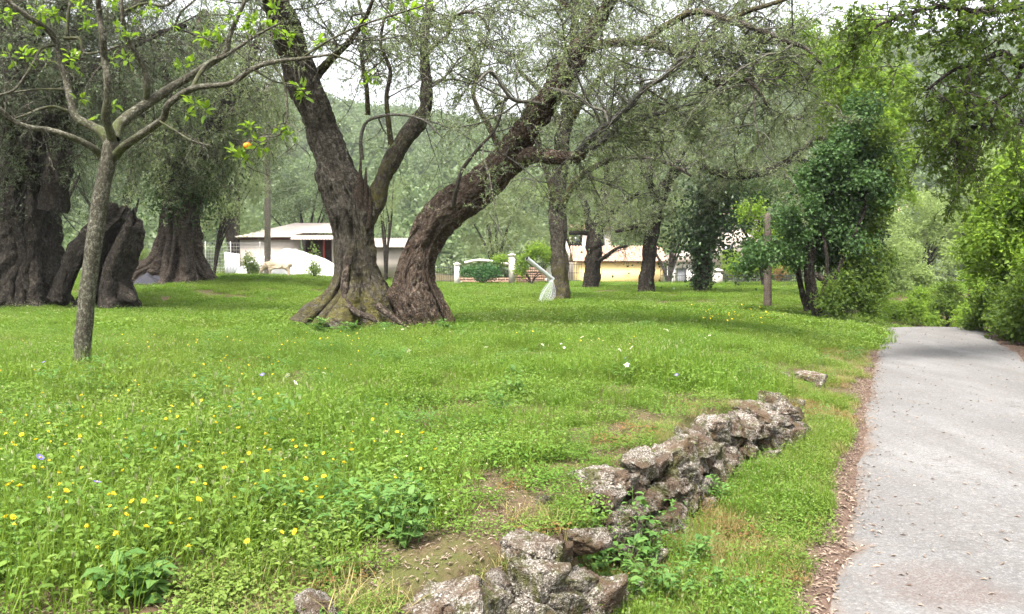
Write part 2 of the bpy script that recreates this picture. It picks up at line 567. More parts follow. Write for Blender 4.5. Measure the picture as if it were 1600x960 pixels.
M['weed'] = leaf_mat('weed leaf', (0.055, 0.125, 0.028), (0.110, 0.200, 0.048), trans=0.35, tcol=(0.20, 0.36, 0.05), rough=0.6, spec=0.2)
M['grass'] = leaf_mat('grass blade', (0.066, 0.145, 0.012), (0.160, 0.250, 0.028), trans=0.36, tcol=(0.24, 0.40, 0.03), inst=True, rough=0.6, spec=0.15, patch=((0.165, 0.200, 0.035), 0.35, 0.5))
M['clover'] = leaf_mat('low herb leaf', (0.058, 0.135, 0.016), (0.140, 0.235, 0.036), trans=0.32, tcol=(0.20, 0.36, 0.03), inst=True, rough=0.6, spec=0.2, patch=((0.165, 0.200, 0.045), 0.5, 0.5))
M['weed_i'] = leaf_mat('meadow weed leaf', (0.050, 0.125, 0.024), (0.105, 0.195, 0.045), trans=0.32, tcol=(0.18, 0.34, 0.05), inst=True, rough=0.6, spec=0.2)
M['straw'] = leaf_mat('dry straw', (0.17, 0.16, 0.05), (0.32, 0.27, 0.11), trans=0.3, tcol=(0.4, 0.32, 0.15), inst=True, rough=0.7)
M['rust_herb'] = leaf_mat('reddening herb', (0.17, 0.080, 0.03), (0.22, 0.145, 0.045), trans=0.35, inst=True)
M['litter'] = leaf_mat('fallen leaf', (0.085, 0.058, 0.045), (0.30, 0.235, 0.185), trans=0.1, rough=0.8, spec=0.15)
M['yellow'] = leaf_mat('yellow petal', (0.75, 0.52, 0.02), (0.85, 0.66, 0.03), trans=0.3, rough=0.6)
M['violet'] = leaf_mat('violet petal', (0.17, 0.14, 0.50), (0.26, 0.22, 0.60), trans=0.3, rough=0.6)
M['white_petal'] = leaf_mat('white petal', (0.70, 0.72, 0.66), (0.82, 0.83, 0.78), trans=0.3, rough=0.6)
M['stem'] = leaf_mat('green stem', (0.07, 0.13, 0.025), (0.11, 0.18, 0.04), trans=0.1)
M['seed'] = leaf_mat('seed head and painted glint', (0.22, 0.26, 0.11), (0.34, 0.36, 0.18), trans=0.3, inst=True)  # also colours the painted glints in the far grass
# bark
M['bark'] = bark_mat('olive bark', (0.038, 0.031, 0.023), (0.110, 0.094, 0.074), (0.22, 0.205, 0.175), moss=(0.105, 0.095, 0.025), moss_h=2.2, bump=1.0, sc=8)
M['bark_brown'] = bark_mat('brown olive bark', (0.050, 0.033, 0.023), (0.150, 0.106, 0.078), (0.27, 0.235, 0.195), moss=(0.085, 0.070, 0.022), moss_h=0.5, bump=1.3, sc=8, lichen=0.22)
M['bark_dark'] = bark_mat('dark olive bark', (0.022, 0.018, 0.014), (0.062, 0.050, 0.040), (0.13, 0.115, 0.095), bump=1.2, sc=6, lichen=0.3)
M['bark_root'] = bark_mat('pale root bark', (0.035, 0.027, 0.021), (0.115, 0.088, 0.068), (0.24, 0.195, 0.155), bump=1.2, sc=6, lichen=0.4)
M['bark_grey'] = bark_mat('grey lichen bark', (0.055, 0.052, 0.044), (0.150, 0.145, 0.125), (0.34, 0.34, 0.31), bump=0.8, sc=12, lichen=0.5)
M['bark_citrus'] = bark_mat('citrus bark', (0.040, 0.036, 0.025), (0.085, 0.078, 0.056), (0.26, 0.26, 0.21), moss=(0.06, 0.075, 0.02), moss_h=0.6, bump=0.35, sc=16, lichen=0.45)
M['twig'] = bark_mat('grey twig', (0.055, 0.050, 0.040), (0.120, 0.112, 0.094), (0.28, 0.27, 0.24), bump=0.2, sc=20, lichen=0.5)
M['twig_dark'] = bark_mat('dark twig', (0.030, 0.025, 0.020), (0.075, 0.065, 0.050), (0.13, 0.12, 0.10), bump=0.2, sc=20, lichen=0.3)
M['pole'] = bark_mat('weathered pole', (0.13, 0.11, 0.09), (0.22, 0.195, 0.165), (0.30, 0.28, 0.25), bump=0.3, sc=14, lichen=0.3)
M['pole_brown'] = bark_mat('brown pole', (0.075, 0.058, 0.048), (0.13, 0.105, 0.088), (0.22, 0.18, 0.15), bump=0.3, sc=14, lichen=0.2)
M['deadwood'] = bark_mat('dead wood', (0.035, 0.024, 0.016), (0.10, 0.072, 0.052), (0.19, 0.155, 0.12), bump=1.0, sc=14, lichen=0.3)

def rock_material():
    t = NT('limestone')
    p = t.objc()
    w = t.pos()
    n1 = t.noise(p, 4.0, 8, 0.68, 0.4)
    n2 = t.noise(p, 17.0, 6, 0.7)
    v = t.vor(p, 24.0)
    col = t.mix(t.ramp(n1, [(0.36, 0.0), (0.60, 1.0)]), (0.055, 0.043, 0.034), (0.190, 0.160, 0.132))
    col = t.mix(t.ramp(n2, [(0.49, 0.0), (0.60, 0.9)]), col, (0.47, 0.445, 0.40))
    col = t.mix(t.ramp(n2, [(0.30, 0.8), (0.43, 0.0)]), col, (0.030, 0.025, 0.020))
    mo = t.ramp(t.noise(w, 6.5, 7, 0.75), [(0.48, 0.0), (0.57, 0.9)])
    col = t.mix(mo, col, (0.060, 0.062, 0.018))
    so = t.ramp(t.noise(w, 6.0, 6, 0.65), [(0.47, 0.0), (0.57, 0.85)])
    col = t.mix(so, col, (0.085, 0.055, 0.036))
    h = t.mix(0.4, n1, t.mix(0.5, n2, v))
    return t.done(t.bsdf(col, 0.92, t.bump(h, 1.0, 0.045), spec=0.15))
M['rock'] = rock_material()

def soil_material():
    t = NT('soil')
    p = t.pos()
    s = t.attr('edge', True)
    n1 = t.noise(p, 3.0, 8, 0.65)
    n2 = t.noise(p, 40.0, 6, 0.7)
    soil = t.mix(t.ramp(n2, [(0.3, 0.0), (0.7, 1.0)]), (0.050, 0.033, 0.022), (0.120, 0.082, 0.054))
    moss = t.mix(n2, (0.040, 0.050, 0.015), (0.090, 0.085, 0.030))
    f = t.ramp(t.math('ADD', n1, t.math('MULTIPLY', s, 0.0)), [(0.42, 0.0), (0.60, 1.0)])
    col = t.mix(f, soil, moss)
    e = t.ramp(t.math('ADD', s, t.math('MULTIPLY', t.math('SUBTRACT', n1, 0.5), 0.8)), [(0.14, 1.0), (0.30, 0.0)])
    dirt = t.mix(t.ramp(n2, [(0.3, 0.0), (0.65, 1.0)]), (0.060, 0.040, 0.031), (0.120, 0.082, 0.064))
    col = t.mix(e, col, dirt)
    return t.done(t.bsdf(col, 0.95, t.bump(t.mix(0.5, n1, n2), 0.7, 0.03), spec=0.1))
M['soil'] = soil_material()

def asphalt_material():
    t = NT('worn asphalt')
    p = t.pos()
    e = t.attr('edge', True)
    big = t.noise(t.scale(p, (1, 0.45, 1)), 0.55, 5, 0.6)
    mid = t.noise(p, 3.2, 5, 0.6)
    fine = t.noise(p, 95.0, 4, 0.75)
    agg = t.vor(p, 70.0)
    col = t.mix(t.ramp(big, [(0.34, 0.0), (0.66, 1.0)]), (0.085, 0.082, 0.082), (0.158, 0.155, 0.155))
    col = t.mix(t.ramp(mid, [(0.30, 0.35), (0.55, 0.0)]), col, (0.125, 0.110, 0.104))
    col = t.mix(t.ramp(fine, [(0.36, 0.75), (0.50, 0.0)]), col, (0.080, 0.076, 0.074))
    col = t.mix(t.ramp(fine, [(0.54, 0.0), (0.70, 0.6)]), col, (0.25, 0.245, 0.24))
    tr_ = t.ramp(t.noise(t.scale(p, (1.6, 0.22, 1)), 1.3, 6, 0.65), [(0.44, 0.0), (0.60, 0.8)])
    col = t.mix(tr_, col, (0.100, 0.094, 0.092))
    grit = t.noise(p, 38.0, 4, 0.8)
    col = t.mix(t.ramp(grit, [(0.34, 0.7), (0.48, 0.0)]), col, (0.070, 0.066, 0.064))
    col = t.mix(t.ramp(grit, [(0.54, 0.0), (0.68, 0.6)]), col, (0.24, 0.23, 0.225))
    pit = t.ramp(t.noise(p, 22.0, 5, 0.8), [(0.60, 0.0), (0.66, 0.85)])
    col = t.mix(pit, col, (0.060, 0.055, 0.052))
    # fine wandering cracks
    wv = t.n('ShaderNodeVectorMath', {0: p, 1: t.n('ShaderNodeTexNoise', {'Vector': p, 'Scale': 2.5, 'Detail': 6}).outputs['Color']}, operation='ADD').outputs[0]
    cr = t.vor(wv, 0.55, 'DISTANCE_TO_EDGE')
    crm = t.math('MULTIPLY', t.ramp(cr, [(0.0, 1.0), (0.010, 0.0)]), t.ramp(t.noise(p, 0.5, 3), [(0.48, 0.0), (0.58, 0.55)]))
    col = t.mix(crm, col, (0.06, 0.054, 0.05))
    # brown dust washed in from the verge
    ed = t.ramp(t.math('ADD', e, t.math('MULTIPLY', t.math('SUBTRACT', mid, 0.5), 0.35)), [(0.0, 0.9), (0.11, 0.0)])
    col = t.mix(ed, col, (0.12, 0.090, 0.072))
    # one old reddish repair patch in the near foreground
    d = t.n('ShaderNodeVectorMath', {0: p, 1: (2.12, 3.85, 0.0)}, operation='DISTANCE').outputs['Value']
    pa = t.math('MULTIPLY', t.ramp(t.math('ADD', d, t.math('MULTIPLY', t.math('SUBTRACT', mid, 0.5), 0.5)), [(0.20, 1.0), (0.40, 0.0)]), t.ramp(agg, [(0.2, 1.0), (0.5, 0.3)]))
    col = t.mix(pa, col, (0.085, 0.060, 0.052))
    return t.done(t.bsdf(col, 0.88, t.bump(t.mix(0.5, fine, agg), 0.55, 0.006), spec=0.25))
M['asphalt'] = asphalt_material()

M['white_wall'] = plain_mat('whitewashed block', (0.44, 0.385, 0.34), 0.9, 0.15, 2.0, 0.2, stain=(0.42, 0.38, 0.33))
M['zinc'] = plain_mat('pale roof sheet', (0.32, 0.275, 0.24), 0.6, 0.12, 3.0, 0.1, spec=0.4, stain=(0.36, 0.30, 0.25))
M['white_heap'] = plain_mat('white rubble', (0.62, 0.61, 0.60), 0.9, 0.06, 5.0, 0.4, dist=0.05)
M['dark_room'] = plain_mat('dark boards and porch shade', (0.085, 0.040, 0.032), 0.9, 0.3, 4.0)  # fascia colour; also stands in for shade inside the porch
M['red_paint'] = plain_mat('red paint', (0.42, 0.06, 0.035), 0.6, 0.2, 5.0)
M['yellow_wall'] = plain_mat('yellow plaster', (0.78, 0.60, 0.26), 0.9, 0.08, 1.5, 0.1, stain=(0.62, 0.48, 0.24))
M['white_plaster'] = plain_mat('white plaster', (0.76, 0.74, 0.70), 0.9, 0.08, 2.0, 0.1, stain=(0.55, 0.52, 0.48))
M['tile'] = plain_mat('terracotta tile', (0.42, 0.27, 0.20), 0.85, 0.35, 7.0, 0.3, stain=(0.42, 0.36, 0.30))
M['brick'] = plain_mat('rusty brick', (0.30, 0.18, 0.13), 0.9, 0.35, 6.0, 0.4, stain=(0.40, 0.26, 0.20))
M['stone_pillar'] = plain_mat('pale stone pillar', (0.58, 0.54, 0.49), 0.9, 0.15, 5.0, 0.3, stain=(0.36, 0.33, 0.28))
M['iron'] = plain_mat('dark iron', (0.055, 0.055, 0.058), 0.6, 0.3, 12.0, metal=0.3)
M['wire'] = plain_mat('galvanised wire', (0.45, 0.45, 0.44), 0.5, 0.2, 12.0, metal=0.5)
M['panel'] = plain_mat('pale blue panel', (0.62, 0.64, 0.72), 0.6, 0.1, 3.0)
M['galv'] = plain_mat('galvanised metal', (0.60, 0.63, 0.67), 0.38, 0.15, 9.0, metal=0.55, spec=0.5)
M['net'] = plain_mat('white net', (0.55, 0.58, 0.60), 0.7, 0.05, 9.0)
M['wool'] = plain_mat('sheep wool', (0.62, 0.50, 0.36), 0.95, 0.25, 9.0, 0.8, dist=0.03)
M['orange'] = plain_mat('orange peel', (0.85, 0.26, 0.01), 0.45, 0.1, 30.0, 0.3, dist=0.002)
M['tarp'] = plain_mat('dark blue grey tarp', (0.03, 0.03, 0.04), 0.8, 0.2, 5.0)
def glass_material():
    t = NT('window glass')
    return t.done(t.bsdf((0.03, 0.035, 0.04), 0.08, spec=0.8))
M['glass'] = glass_material()
M['shutter'] = plain_mat('grey shutter', (0.18, 0.19, 0.20), 0.7, 0.2, 8.0)

# ------------------------------------------------------------------ ground sheet
def axis(*segs):
    out = []
    for a, b, st in segs:
        out.append(np.arange(a, b, st))
    return np.concatenate(out + [np.array([segs[-1][1]])])

gx = axis((-1800, -200, 200), (-200, -60, 20), (-60, -18, 1.5), (-18, -1.2, 0.25), (-1.2, 4.2, 0.07), (4.2, 14, 0.16), (14, 60, 1.2), (60, 200, 20), (200, 1800, 200))
gy = axis((-60, -4, 4), (-4, 1.2, 0.4), (1.2, 8.5, 0.075), (8.5, 26, 0.18), (26, 66, 0.8), (66, 140, 6), (140, 2000, 120))
GX, GY = np.meshgrid(gx, gy)
GZ = ground(GX.ravel(), GY.ravel())
mb = MB()
ny, nx = GX.shape
i = np.arange(ny - 1)[:, None] * nx + np.arange(nx - 1)[None]
mb.add(np.stack([GX.ravel(), GY.ravel(), GZ], 1), Q=np.stack([i, i + 1, i + nx + 1, i + nx], -1).reshape(-1, 4))
gme = mb.mesh('ground', M['soil'], True)
sL = XL(GY.ravel()) - GX.ravel()
edge = np.where(sL > -ROADW / 2, sL, (-sL - ROADW) * 0.45)
a = gme.attributes.new('edge', 'FLOAT', 'POINT')
a.data.foreach_set('value', edge.astype(np.float32))
tag(obj('ground', gme), kind='structure')

# ------------------------------------------------------------------ road
ry = axis((-8, 2, 0.3), (2, 10, 0.07), (10, 26, 0.15), (26, 70, 1.0))
mb = MB()
k = 26
V, E = [], []
for y in ry:
    e0 = 0.07 * float(vnoise(np.array([y * 1.1, 0, 0]), 21)) + 0.05 * float(vnoise(np.array([y * 4.3, 3, 0]), 22)) + 0.025 * float(vnoise(np.array([y * 13, 5, 0]), 25))
    e1 = 0.10 * float(vnoise(np.array([y * 0.9, 9, 0]), 23)) + 0.05 * float(vnoise(np.array([y * 4.0, 3, 0]), 24))
    for j in range(k):
        u = j / (k - 1)
        x = XL(y) + e0 + u * (ROADW + e1 - e0)
        z = road_z(y) + 0.012 + 0.035 * (1 - (2 * u - 1) ** 2) - (0.03 if j in (0, k - 1) else 0)
        V.append((x, y, z + 0.006 * float(vnoise(np.array([x * 1.3, y * 1.3, 0]), 8))))
        E.append(min(u, 1 - u) * ROADW)
i = np.arange(len(ry) - 1)[:, None] * k + np.arange(k - 1)[None]
mb.add(V, Q=np.stack([i, i + 1, i + k + 1, i + k], -1).reshape(-1, 4))
rme = mb.mesh('road', M['asphalt'], True)
a = rme.attributes.new('edge', 'FLOAT', 'POINT')
a.data.foreach_set('value', np.array(E, np.float32))
tag(obj('road', rme), kind='structure')

# ------------------------------------------------------------------ hills
def hill_z(x, y):
    x = np.asarray(x, float)
    y = np.asarray(y, float)
    t = sst((y - 85) / 300)
    p = np.stack([x * 0.008, y * 0.008, 0 * x], -1)
    ridge = 72 + 30 * sst((x - 20) / 150) + 9 * vnoise(p, 31) + 5 * vnoise(p * 3, 32) + 10 * sst((-x - 60) / 120)
    return -3 + t * ridge
hx = np.arange(-420, 421, 7.0)
hy = np.concatenate([np.arange(80, 400, 7.0), np.arange(400, 760, 30)])
HX, HY = np.meshgrid(hx, hy)
HZ = hill_z(HX.ravel(), HY.ravel())
mb = MB()
ny, nx = HX.shape
i = np.arange(ny - 1)[:, None] * nx + np.arange(nx - 1)[None]
mb.add(np.stack([HX.ravel(), HY.ravel(), HZ], 1), Q=np.stack([i, i + 1, i + nx + 1, i + nx], -1).reshape(-1, 4))
M['hill'] = plain_mat('scrub hillside', (0.085, 0.110, 0.045), 0.95, 0.4, 0.05, 0.0)
tag(obj('hill', mb.mesh('hill', M['hill'], True)), kind='structure')

# ------------------------------------------------------------------ instancing of uncountable stuff
def scatter(name, pts, rot, scl, idx, protos, label=None):
    """ONE object of kind stuff: a point cloud carrying instances of a few small source meshes."""
    src = bpy.data.collections.new(name + '_sources')
    for k, me in enumerate(protos):
        src.objects.link(bpy.data.objects.new('%s_source_%02d' % (name, k), me))
    me = bpy.data.meshes.new(name)
    me.vertices.add(len(pts))
    me.vertices.foreach_set('co', np.asarray(pts, np.float32).ravel())
    for nm, ty, key, val in (('rot', 'FLOAT_VECTOR', 'vector', rot), ('scl', 'FLOAT', 'value', scl), ('idx', 'INT', 'value', idx)):
        at = me.attributes.new(nm, ty, 'POINT')
        at.data.foreach_set(key, np.asarray(val, np.int32 if ty == 'INT' else np.float32).ravel())
    me.update()
    ng = bpy.data.node_groups.new(name + '_scatter', 'GeometryNodeTree')
    ng.interface.new_socket('Geometry', in_out='INPUT', socket_type='NodeSocketGeometry')
    ng.interface.new_socket('Geometry', in_out='OUTPUT', socket_type='NodeSocketGeometry')
    gi, go = ng.nodes.new('NodeGroupInput'), ng.nodes.new('NodeGroupOutput')
    ci = ng.nodes.new('GeometryNodeCollectionInfo')
    ci.inputs['Collection'].default_value = src
    ci.inputs['Separate Children'].default_value = True
    ci.inputs['Reset Children'].default_value = True
    ip = ng.nodes.new('GeometryNodeInstanceOnPoints')
    ip.inputs['Pick Instance'].default_value = True
    def na(nm, ty):
        nd = ng.nodes.new('GeometryNodeInputNamedAttribute')
        nd.data_type = ty
        nd.inputs['Name'].default_value = nm
        return nd.outputs['Attribute']
    L = ng.links.new
    L(gi.outputs[0], ip.inputs['Points'])
    L(ci.outputs[0], ip.inputs['Instance'])
    L(na('idx', 'INT'), ip.inputs['Instance Index'])
    L(na('rot', 'FLOAT_VECTOR'), ip.inputs['Rotation'])
    L(na('scl', 'FLOAT'), ip.inputs['Scale'])
    L(ip.outputs[0], go.inputs[0])
    o = obj(name, me)
    md = o.modifiers.new('scatter', 'NODES')
    md.node_group = ng
    return tag(o, label, kind='stuff')

def two_mat(mbs):
    """Join several (MB, material) into one mesh with material slots."""
    big = MB()
    cnt = []
    mats = []
    for m_, ma in mbs:
        n0 = big.n
        V = np.concatenate(m_.V)
        T = np.concatenate(m_.T) if m_.T else np.zeros((0, 3), int)
        if m_.Q:
            q = np.concatenate(m_.Q)
            T = np.concatenate([T, q[:, [0, 1, 2]], q[:, [0, 2, 3]]])
        big.add(V, T=T, rnd=np.concatenate(m_.R), buv=np.concatenate(m_.B))
        cnt.append(len(T))
        mats.append(ma)
    me = big.mesh('clump')
    for ma in mats: me.materials.append(ma)
    me.polygons.foreach_set('material_index', np.repeat(np.arange(len(cnt)), cnt).astype(np.int32))
    me.update()
    return me

def blades(mb, n, R, h0, h1, w, lean=0.35, seg=3, rnd=(0, 1)):
    """n bent tapering grass blades inside radius R."""
    a = rng.uniform(0, 6.283, n)
    r = R * np.sqrt(rng.random(n))
    p = np.stack([r * np.cos(a), r * np.sin(a), np.full(n, -0.02)], 1)
    h = rng.uniform(h0, h1, n)
    b = rng.uniform(0, 6.283, n)
    d = np.stack([np.cos(b), np.sin(b), np.zeros(n)], 1)
    sd = np.stack([-np.sin(b), np.cos(b), np.zeros(n)], 1)
    ln = rng.uniform(0.05, 1.0, n) * lean
    ww = w * rng.uniform(0.6, 1.3, n)
    rows = []
    for k_ in range(seg + 1):
        u = k_ / seg
        c = p + np.array([0, 0, 1.0]) * (h * (u - 0.35 * ln * u * u))[:, None] + d * (h * ln * (u ** 2) * 1.2)[:, None]
        if k_ < seg:
            wk = (ww * (1 - 0.75 * u * u))[:, None]
            rows += [c - sd * wk * 0.5, c + sd * wk * 0.5]
        else:
            rows += [c]
    V = np.stack(rows, 1)
    m = 2 * seg + 1
    bs = np.arange(n)[:, None] * m
    Q = np.concatenate([bs + np.array([[2 * q, 2 * q + 1, 2 * q + 3, 2 * q + 2]]) for q in range(seg - 1)]) if seg > 1 else None
    T = bs + np.array([[2 * seg - 2, 2 * seg - 1, 2 * seg]])
    mb.add(V.reshape(-1, 3), T=T, Q=Q, rnd=np.repeat(rng.uniform(rnd[0], rnd[1], n), m))

def herbs(mb, n, R, h, L, W, shape='oval', up=0.75, stems=None):
    a = rng.uniform(0, 6.283, n)
    r = R * np.sqrt(rng.random(n))
    z = rng.uniform(0.15, 1.0, n) * h
    p = np.stack([r * np.cos(a), r * np.sin(a), z], 1)
    b = rng.uniform(0, 6.283, n)
    d = np.stack([np.cos(b), np.sin(b), rng.uniform(-0.3, 0.45, n)], 1)
    leaves(mb, p, d, L * rng.uniform(0.6, 1.2, n), W * rng.uniform(0.7, 1.2, n), shape=shape, upbias=up)
    if stems is not None:
        q = np.stack([p * np.array([0.8, 0.8, 0]) + np.array([0, 0, -0.02]), p], 1)
        tubes(stems, q[::2], 0.0016, 0.001)

def seedstalks(mb, sb, n, R, h0, h1):
    a = rng.uniform(0, 6.283, n)
    r = R * np.sqrt(rng.random(n))
    p = np.stack([r * np.cos(a), r * np.sin(a), np.zeros(n) - 0.02], 1)
    d = np.stack([rng.normal(0, 0.18, n), rng.normal(0, 0.18, n), np.ones(n)], 1)
    path = grow(p, d, rng.uniform(h0, h1, n), 4, 0.06, -0.02)
    tubes(mb, path, 0.0013, 0.0009, 3)
    tip, dr = path[:, -1], nrm(path[:, -1] - path[:, -2])
    leaves(sb, np.repeat(tip, 3, 0), np.repeat(dr, 3, 0) + rng.normal(0, 0.12, (3 * n, 3)), 0.024, 0.006, fold=0.1)

# --- near clumps
protos = []
for v in range(3):                                     # 0-2 low grass thick with small herbs
    g = MB(); blades(g, 150, 0.20, 0.04, 0.17, 0.0036, 0.9)
    g2 = MB(); herbs(g2, 95, 0.20, 0.13, 0.032, 0.016)
    g3 = MB(); herbs(g3, 10, 0.19, 0.15, 0.016, 0.010, shape='lance')
    protos.append(two_mat([(g, M['grass']), (g2, M['clover']), (g3, M['seed'])]))
for v in range(2):                                     # 3-4 taller grass with seed stalks
    g = MB(); blades(g, 130, 0.18, 0.07, 0.28, 0.0036, 0.8)
    g2 = MB(); herbs(g2, 50, 0.18, 0.16, 0.036, 0.017)
    s1, s2 = MB(), MB(); seedstalks(s1, s2, 4, 0.17, 0.16, 0.30)
    protos.append(two_mat([(g, M['grass']), (g2, M['clover']), (s1, M['grass']), (s2, M['seed'])]))
for v in range(2):                                     # 5-6 low creeping herbs
    g = MB(); herbs(g, 190, 0.19, 0.07, 0.026, 0.017)
    g2 = MB(); blades(g2, 50, 0.19, 0.05, 0.13, 0.0032, 0.9)
    g3 = MB(); blades(g3, 26, 0.19, 0.03, 0.12, 0.0026, 1.2)
    protos.append(two_mat([(g, M['clover']), (g2, M['grass']), (g3, M['straw'])]))
g = MB(); blades(g, 150, 0.19, 0.04, 0.17, 0.0046, 1.2)  # 7 yellowing grass
g2 = MB(); herbs(g2, 36, 0.18, 0.06, 0.022, 0.012)
g3 = MB(); blades(g3, 80, 0.19, 0.03, 0.13, 0.003, 1.0)
protos.append(two_mat([(g, M['straw']), (g2, M['clover']), (g3, M['grass'])]))
g = MB(); herbs(g, 120, 0.18, 0.06, 0.026, 0.014)       # 8 reddish drying herbs
g2 = MB(); blades(g2, 110, 0.19, 0.03, 0.11, 0.0045, 1.2)
g3 = MB(); herbs(g3, 24, 0.18, 0.05, 0.022, 0.013)
protos.append(two_mat([(g, M['rust_herb']), (g2, M['straw']), (g3, M['clover'])]))
g = MB(); herbs(g, 70, 0.17, 0.18, 0.046, 0.019)         # 9 broad leaved weeds among grass
g2 = MB(); blades(g2, 80, 0.19, 0.06, 0.2, 0.0038, 0.8)
g3 = MB(); herbs(g3, 60, 0.19, 0.12, 0.03, 0.016)
protos.append(two_mat([(g, M['weed_i']), (g2, M['grass']), (g3, M['clover'])]))
# --- far, coarser clumps
for v in range(2):                                     # 10-11
    g = MB(); blades(g, 247, 0.40, 0.07, 0.19, 0.010, 0.7, seg=2)
    g2 = MB(); herbs(g2, 76, 0.40, 0.11, 0.06, 0.04)
    protos.append(two_mat([(g, M['grass']), (g2, M['clover'])]))
g = MB(); blades(g, 190, 0.40, 0.07, 0.22, 0.009, 0.8, seg=2)  # 12
s1, s2 = MB(), MB(); seedstalks(s1, s2, 8, 0.3, 0.2, 0.3)
glints = MB(); herbs(glints, 14, 0.4, 0.20, 0.03, 0.02, shape='lance', up=0.85)  # flat pale leaves, painted glints of light on the far grass
protos.append(two_mat([(g, M['grass']), (s2, M['seed']), (glints, M['seed'])]))

def pts_in(n, x0, x1, y0, y1):
    return rng.uniform(x0, x1, n), rng.uniform(y0, y1, n)

PX, PY, PI, PS = [], [], [], []
def put(x, y, idx, s):
    PX.append(x); PY.append(y); PI.append(idx); PS.append(s)

def zone(y0, y1, dens):
    w0 = 0.74 * y1 + 1.0
    n = int(dens * (y1 - y0) * 2 * w0)
    x, y = pts_in(n, -w0, w0, y0, y1)
    k = (np.abs(x) < 0.74 * y + 1.0)
    return x[k], y[k]

def classify(x, y, far=False):
    s = XL(y) - x
    wx = wall_x(y)
    above = np.where(y < 7.0, x < wx - 0.02, s > 1.0)
    dw = np.where(y < 7.4, wx - x, 9.0)                # distance left of the stones
    p = np.stack([x, y, 0 * x], -1)
    nz = vnoise(p * 0.9, 41) + 0.5 * vnoise(p * 2.7, 42)
    n2 = vnoise(p * 0.5, 43) + 0.5 * vnoise(p * 1.9, 44)
    keep = np.ones(len(x), bool)
    keep &= ~((s < 0.20 + 0.14 * nz) & (s > -ROADW - 0.5 - 0.3 * nz))
    # thin cover on the trodden strip above the stones and in a few bare patches
    bare = sst(1 - dw / 1.2) * 0.55 * (y < 7.2) + 0.40 * sst((3.1 - y) / 0.9)
    keep &= rng.random(len(x)) > np.where(above, np.clip(bare * (0.15 + 0.8 * nz), 0, 0.8), 0.0)
    r = rng.random(len(x))
    if far:
        idx = np.where(r < 0.42, 10, np.where(r < 0.84, 11, 12))
        sc = rng.uniform(0.65, 1.35, len(x)) * (1 + 0.25 * n2)
    else:
        idx = np.where(r < 0.50, (r * 6).astype(int) % 3, np.where(r < 0.78 + 0.15 * n2, 3 + (r * 50).astype(int) % 2, np.where(r < 0.955, 5 + (r * 40).astype(int) % 2, 9)))
        sc = rng.uniform(0.7, 1.35, len(x)) * (1 + 0.3 * n2)
        nearwall = above & (bare > 0.25)
        idx = np.where(nearwall & (r < 0.9), np.where(r < 0.60, 5 + (r * 40).astype(int) % 2, np.where(r < 0.80, 7, 8)), idx)
        sc = np.where(nearwall, sc * 0.75, sc)
        verge = (~above) & (s > 0)
        vi = np.where(r < 0.46, 7, np.where(r < 0.60 + 0.2 * (nz > 0.1), np.where(nz > -0.1, 8, 5), np.where(r < 0.76, 5 + (r * 40).astype(int) % 2, np.where(r < 0.95, (r * 40).astype(int) % 5, 9))))
        idx = np.where(verge, vi, idx)
        sc = np.where(verge, sc * np.where(y < 7.5, 0.7, 0.9), sc)
    return keep, idx, sc

for (y0, y1, dens, far) in ((1.5, 5.0, 46, False), (5.0, 9.0, 30, False), (9.0, 15.0, 20, False), (15.0, 26.0, 7.5, True), (26.0, 54.0, 3.8, True)):
    x, y = zone(y0, y1, dens)
    kp, ix, sc = classify(x, y, far)
    put(x[kp], y[kp], ix[kp], sc[kp])
# tufts rooted on and between the stones, and a denser verge
nW = 360
yw = rng.uniform(1.9, 7.3, nW)
xw = wall_x(yw) + rng.uniform(-0.22, 0.34, nW)
put(xw, yw, rng.choice([5, 6, 7, 5, 6, 3, 7], nW), rng.uniform(0.3, 0.6, nW))
yv = rng.uniform(2.0, 9.5, 900)
xv_ = wall_x(yv) + 0.28 + rng.random(900) * (XL(yv) - 0.22 - wall_x(yv) - 0.28)
kv = XL(yv) - xv_ > 0.18 + 0.10 * vnoise(np.stack([yv * 2.0, 0 * yv, 0 * yv], -1), 45)
dryv = vnoise(np.stack([xv_[kv] * 1.1, yv[kv] * 1.1, 0 * xv_[kv]], -1), 46)
put(xv_[kv], yv[kv], np.where(dryv > 0.05, rng.choice([7, 8, 8, 7, 7], kv.sum()), rng.choice([7, 6, 7, 3, 7, 4, 2, 0], kv.sum())), rng.uniform(0.5, 0.9, kv.sum()))
gX, gY, gI, gS = map(np.concatenate, (PX, PY, PI, PS))
gP = np.stack([gX, gY, ground(gX, gY)], 1)
on_wall = (gY < 7.3) & (gX > wall_x(gY) - 0.10) & (gX < wall_x(gY) + 0.22)
gP[:, 2] += np.where(on_wall, 0.04 * rng.random(len(gX)), 0)
gR = np.stack([rng.normal(0, 0.08, len(gX)), rng.normal(0, 0.08, len(gX)), rng.uniform(0, 6.283, len(gX))], 1)
scatter('grass', gP, gR, gS, gI, protos, 'long green meadow grass with low herbs between the trees and road')

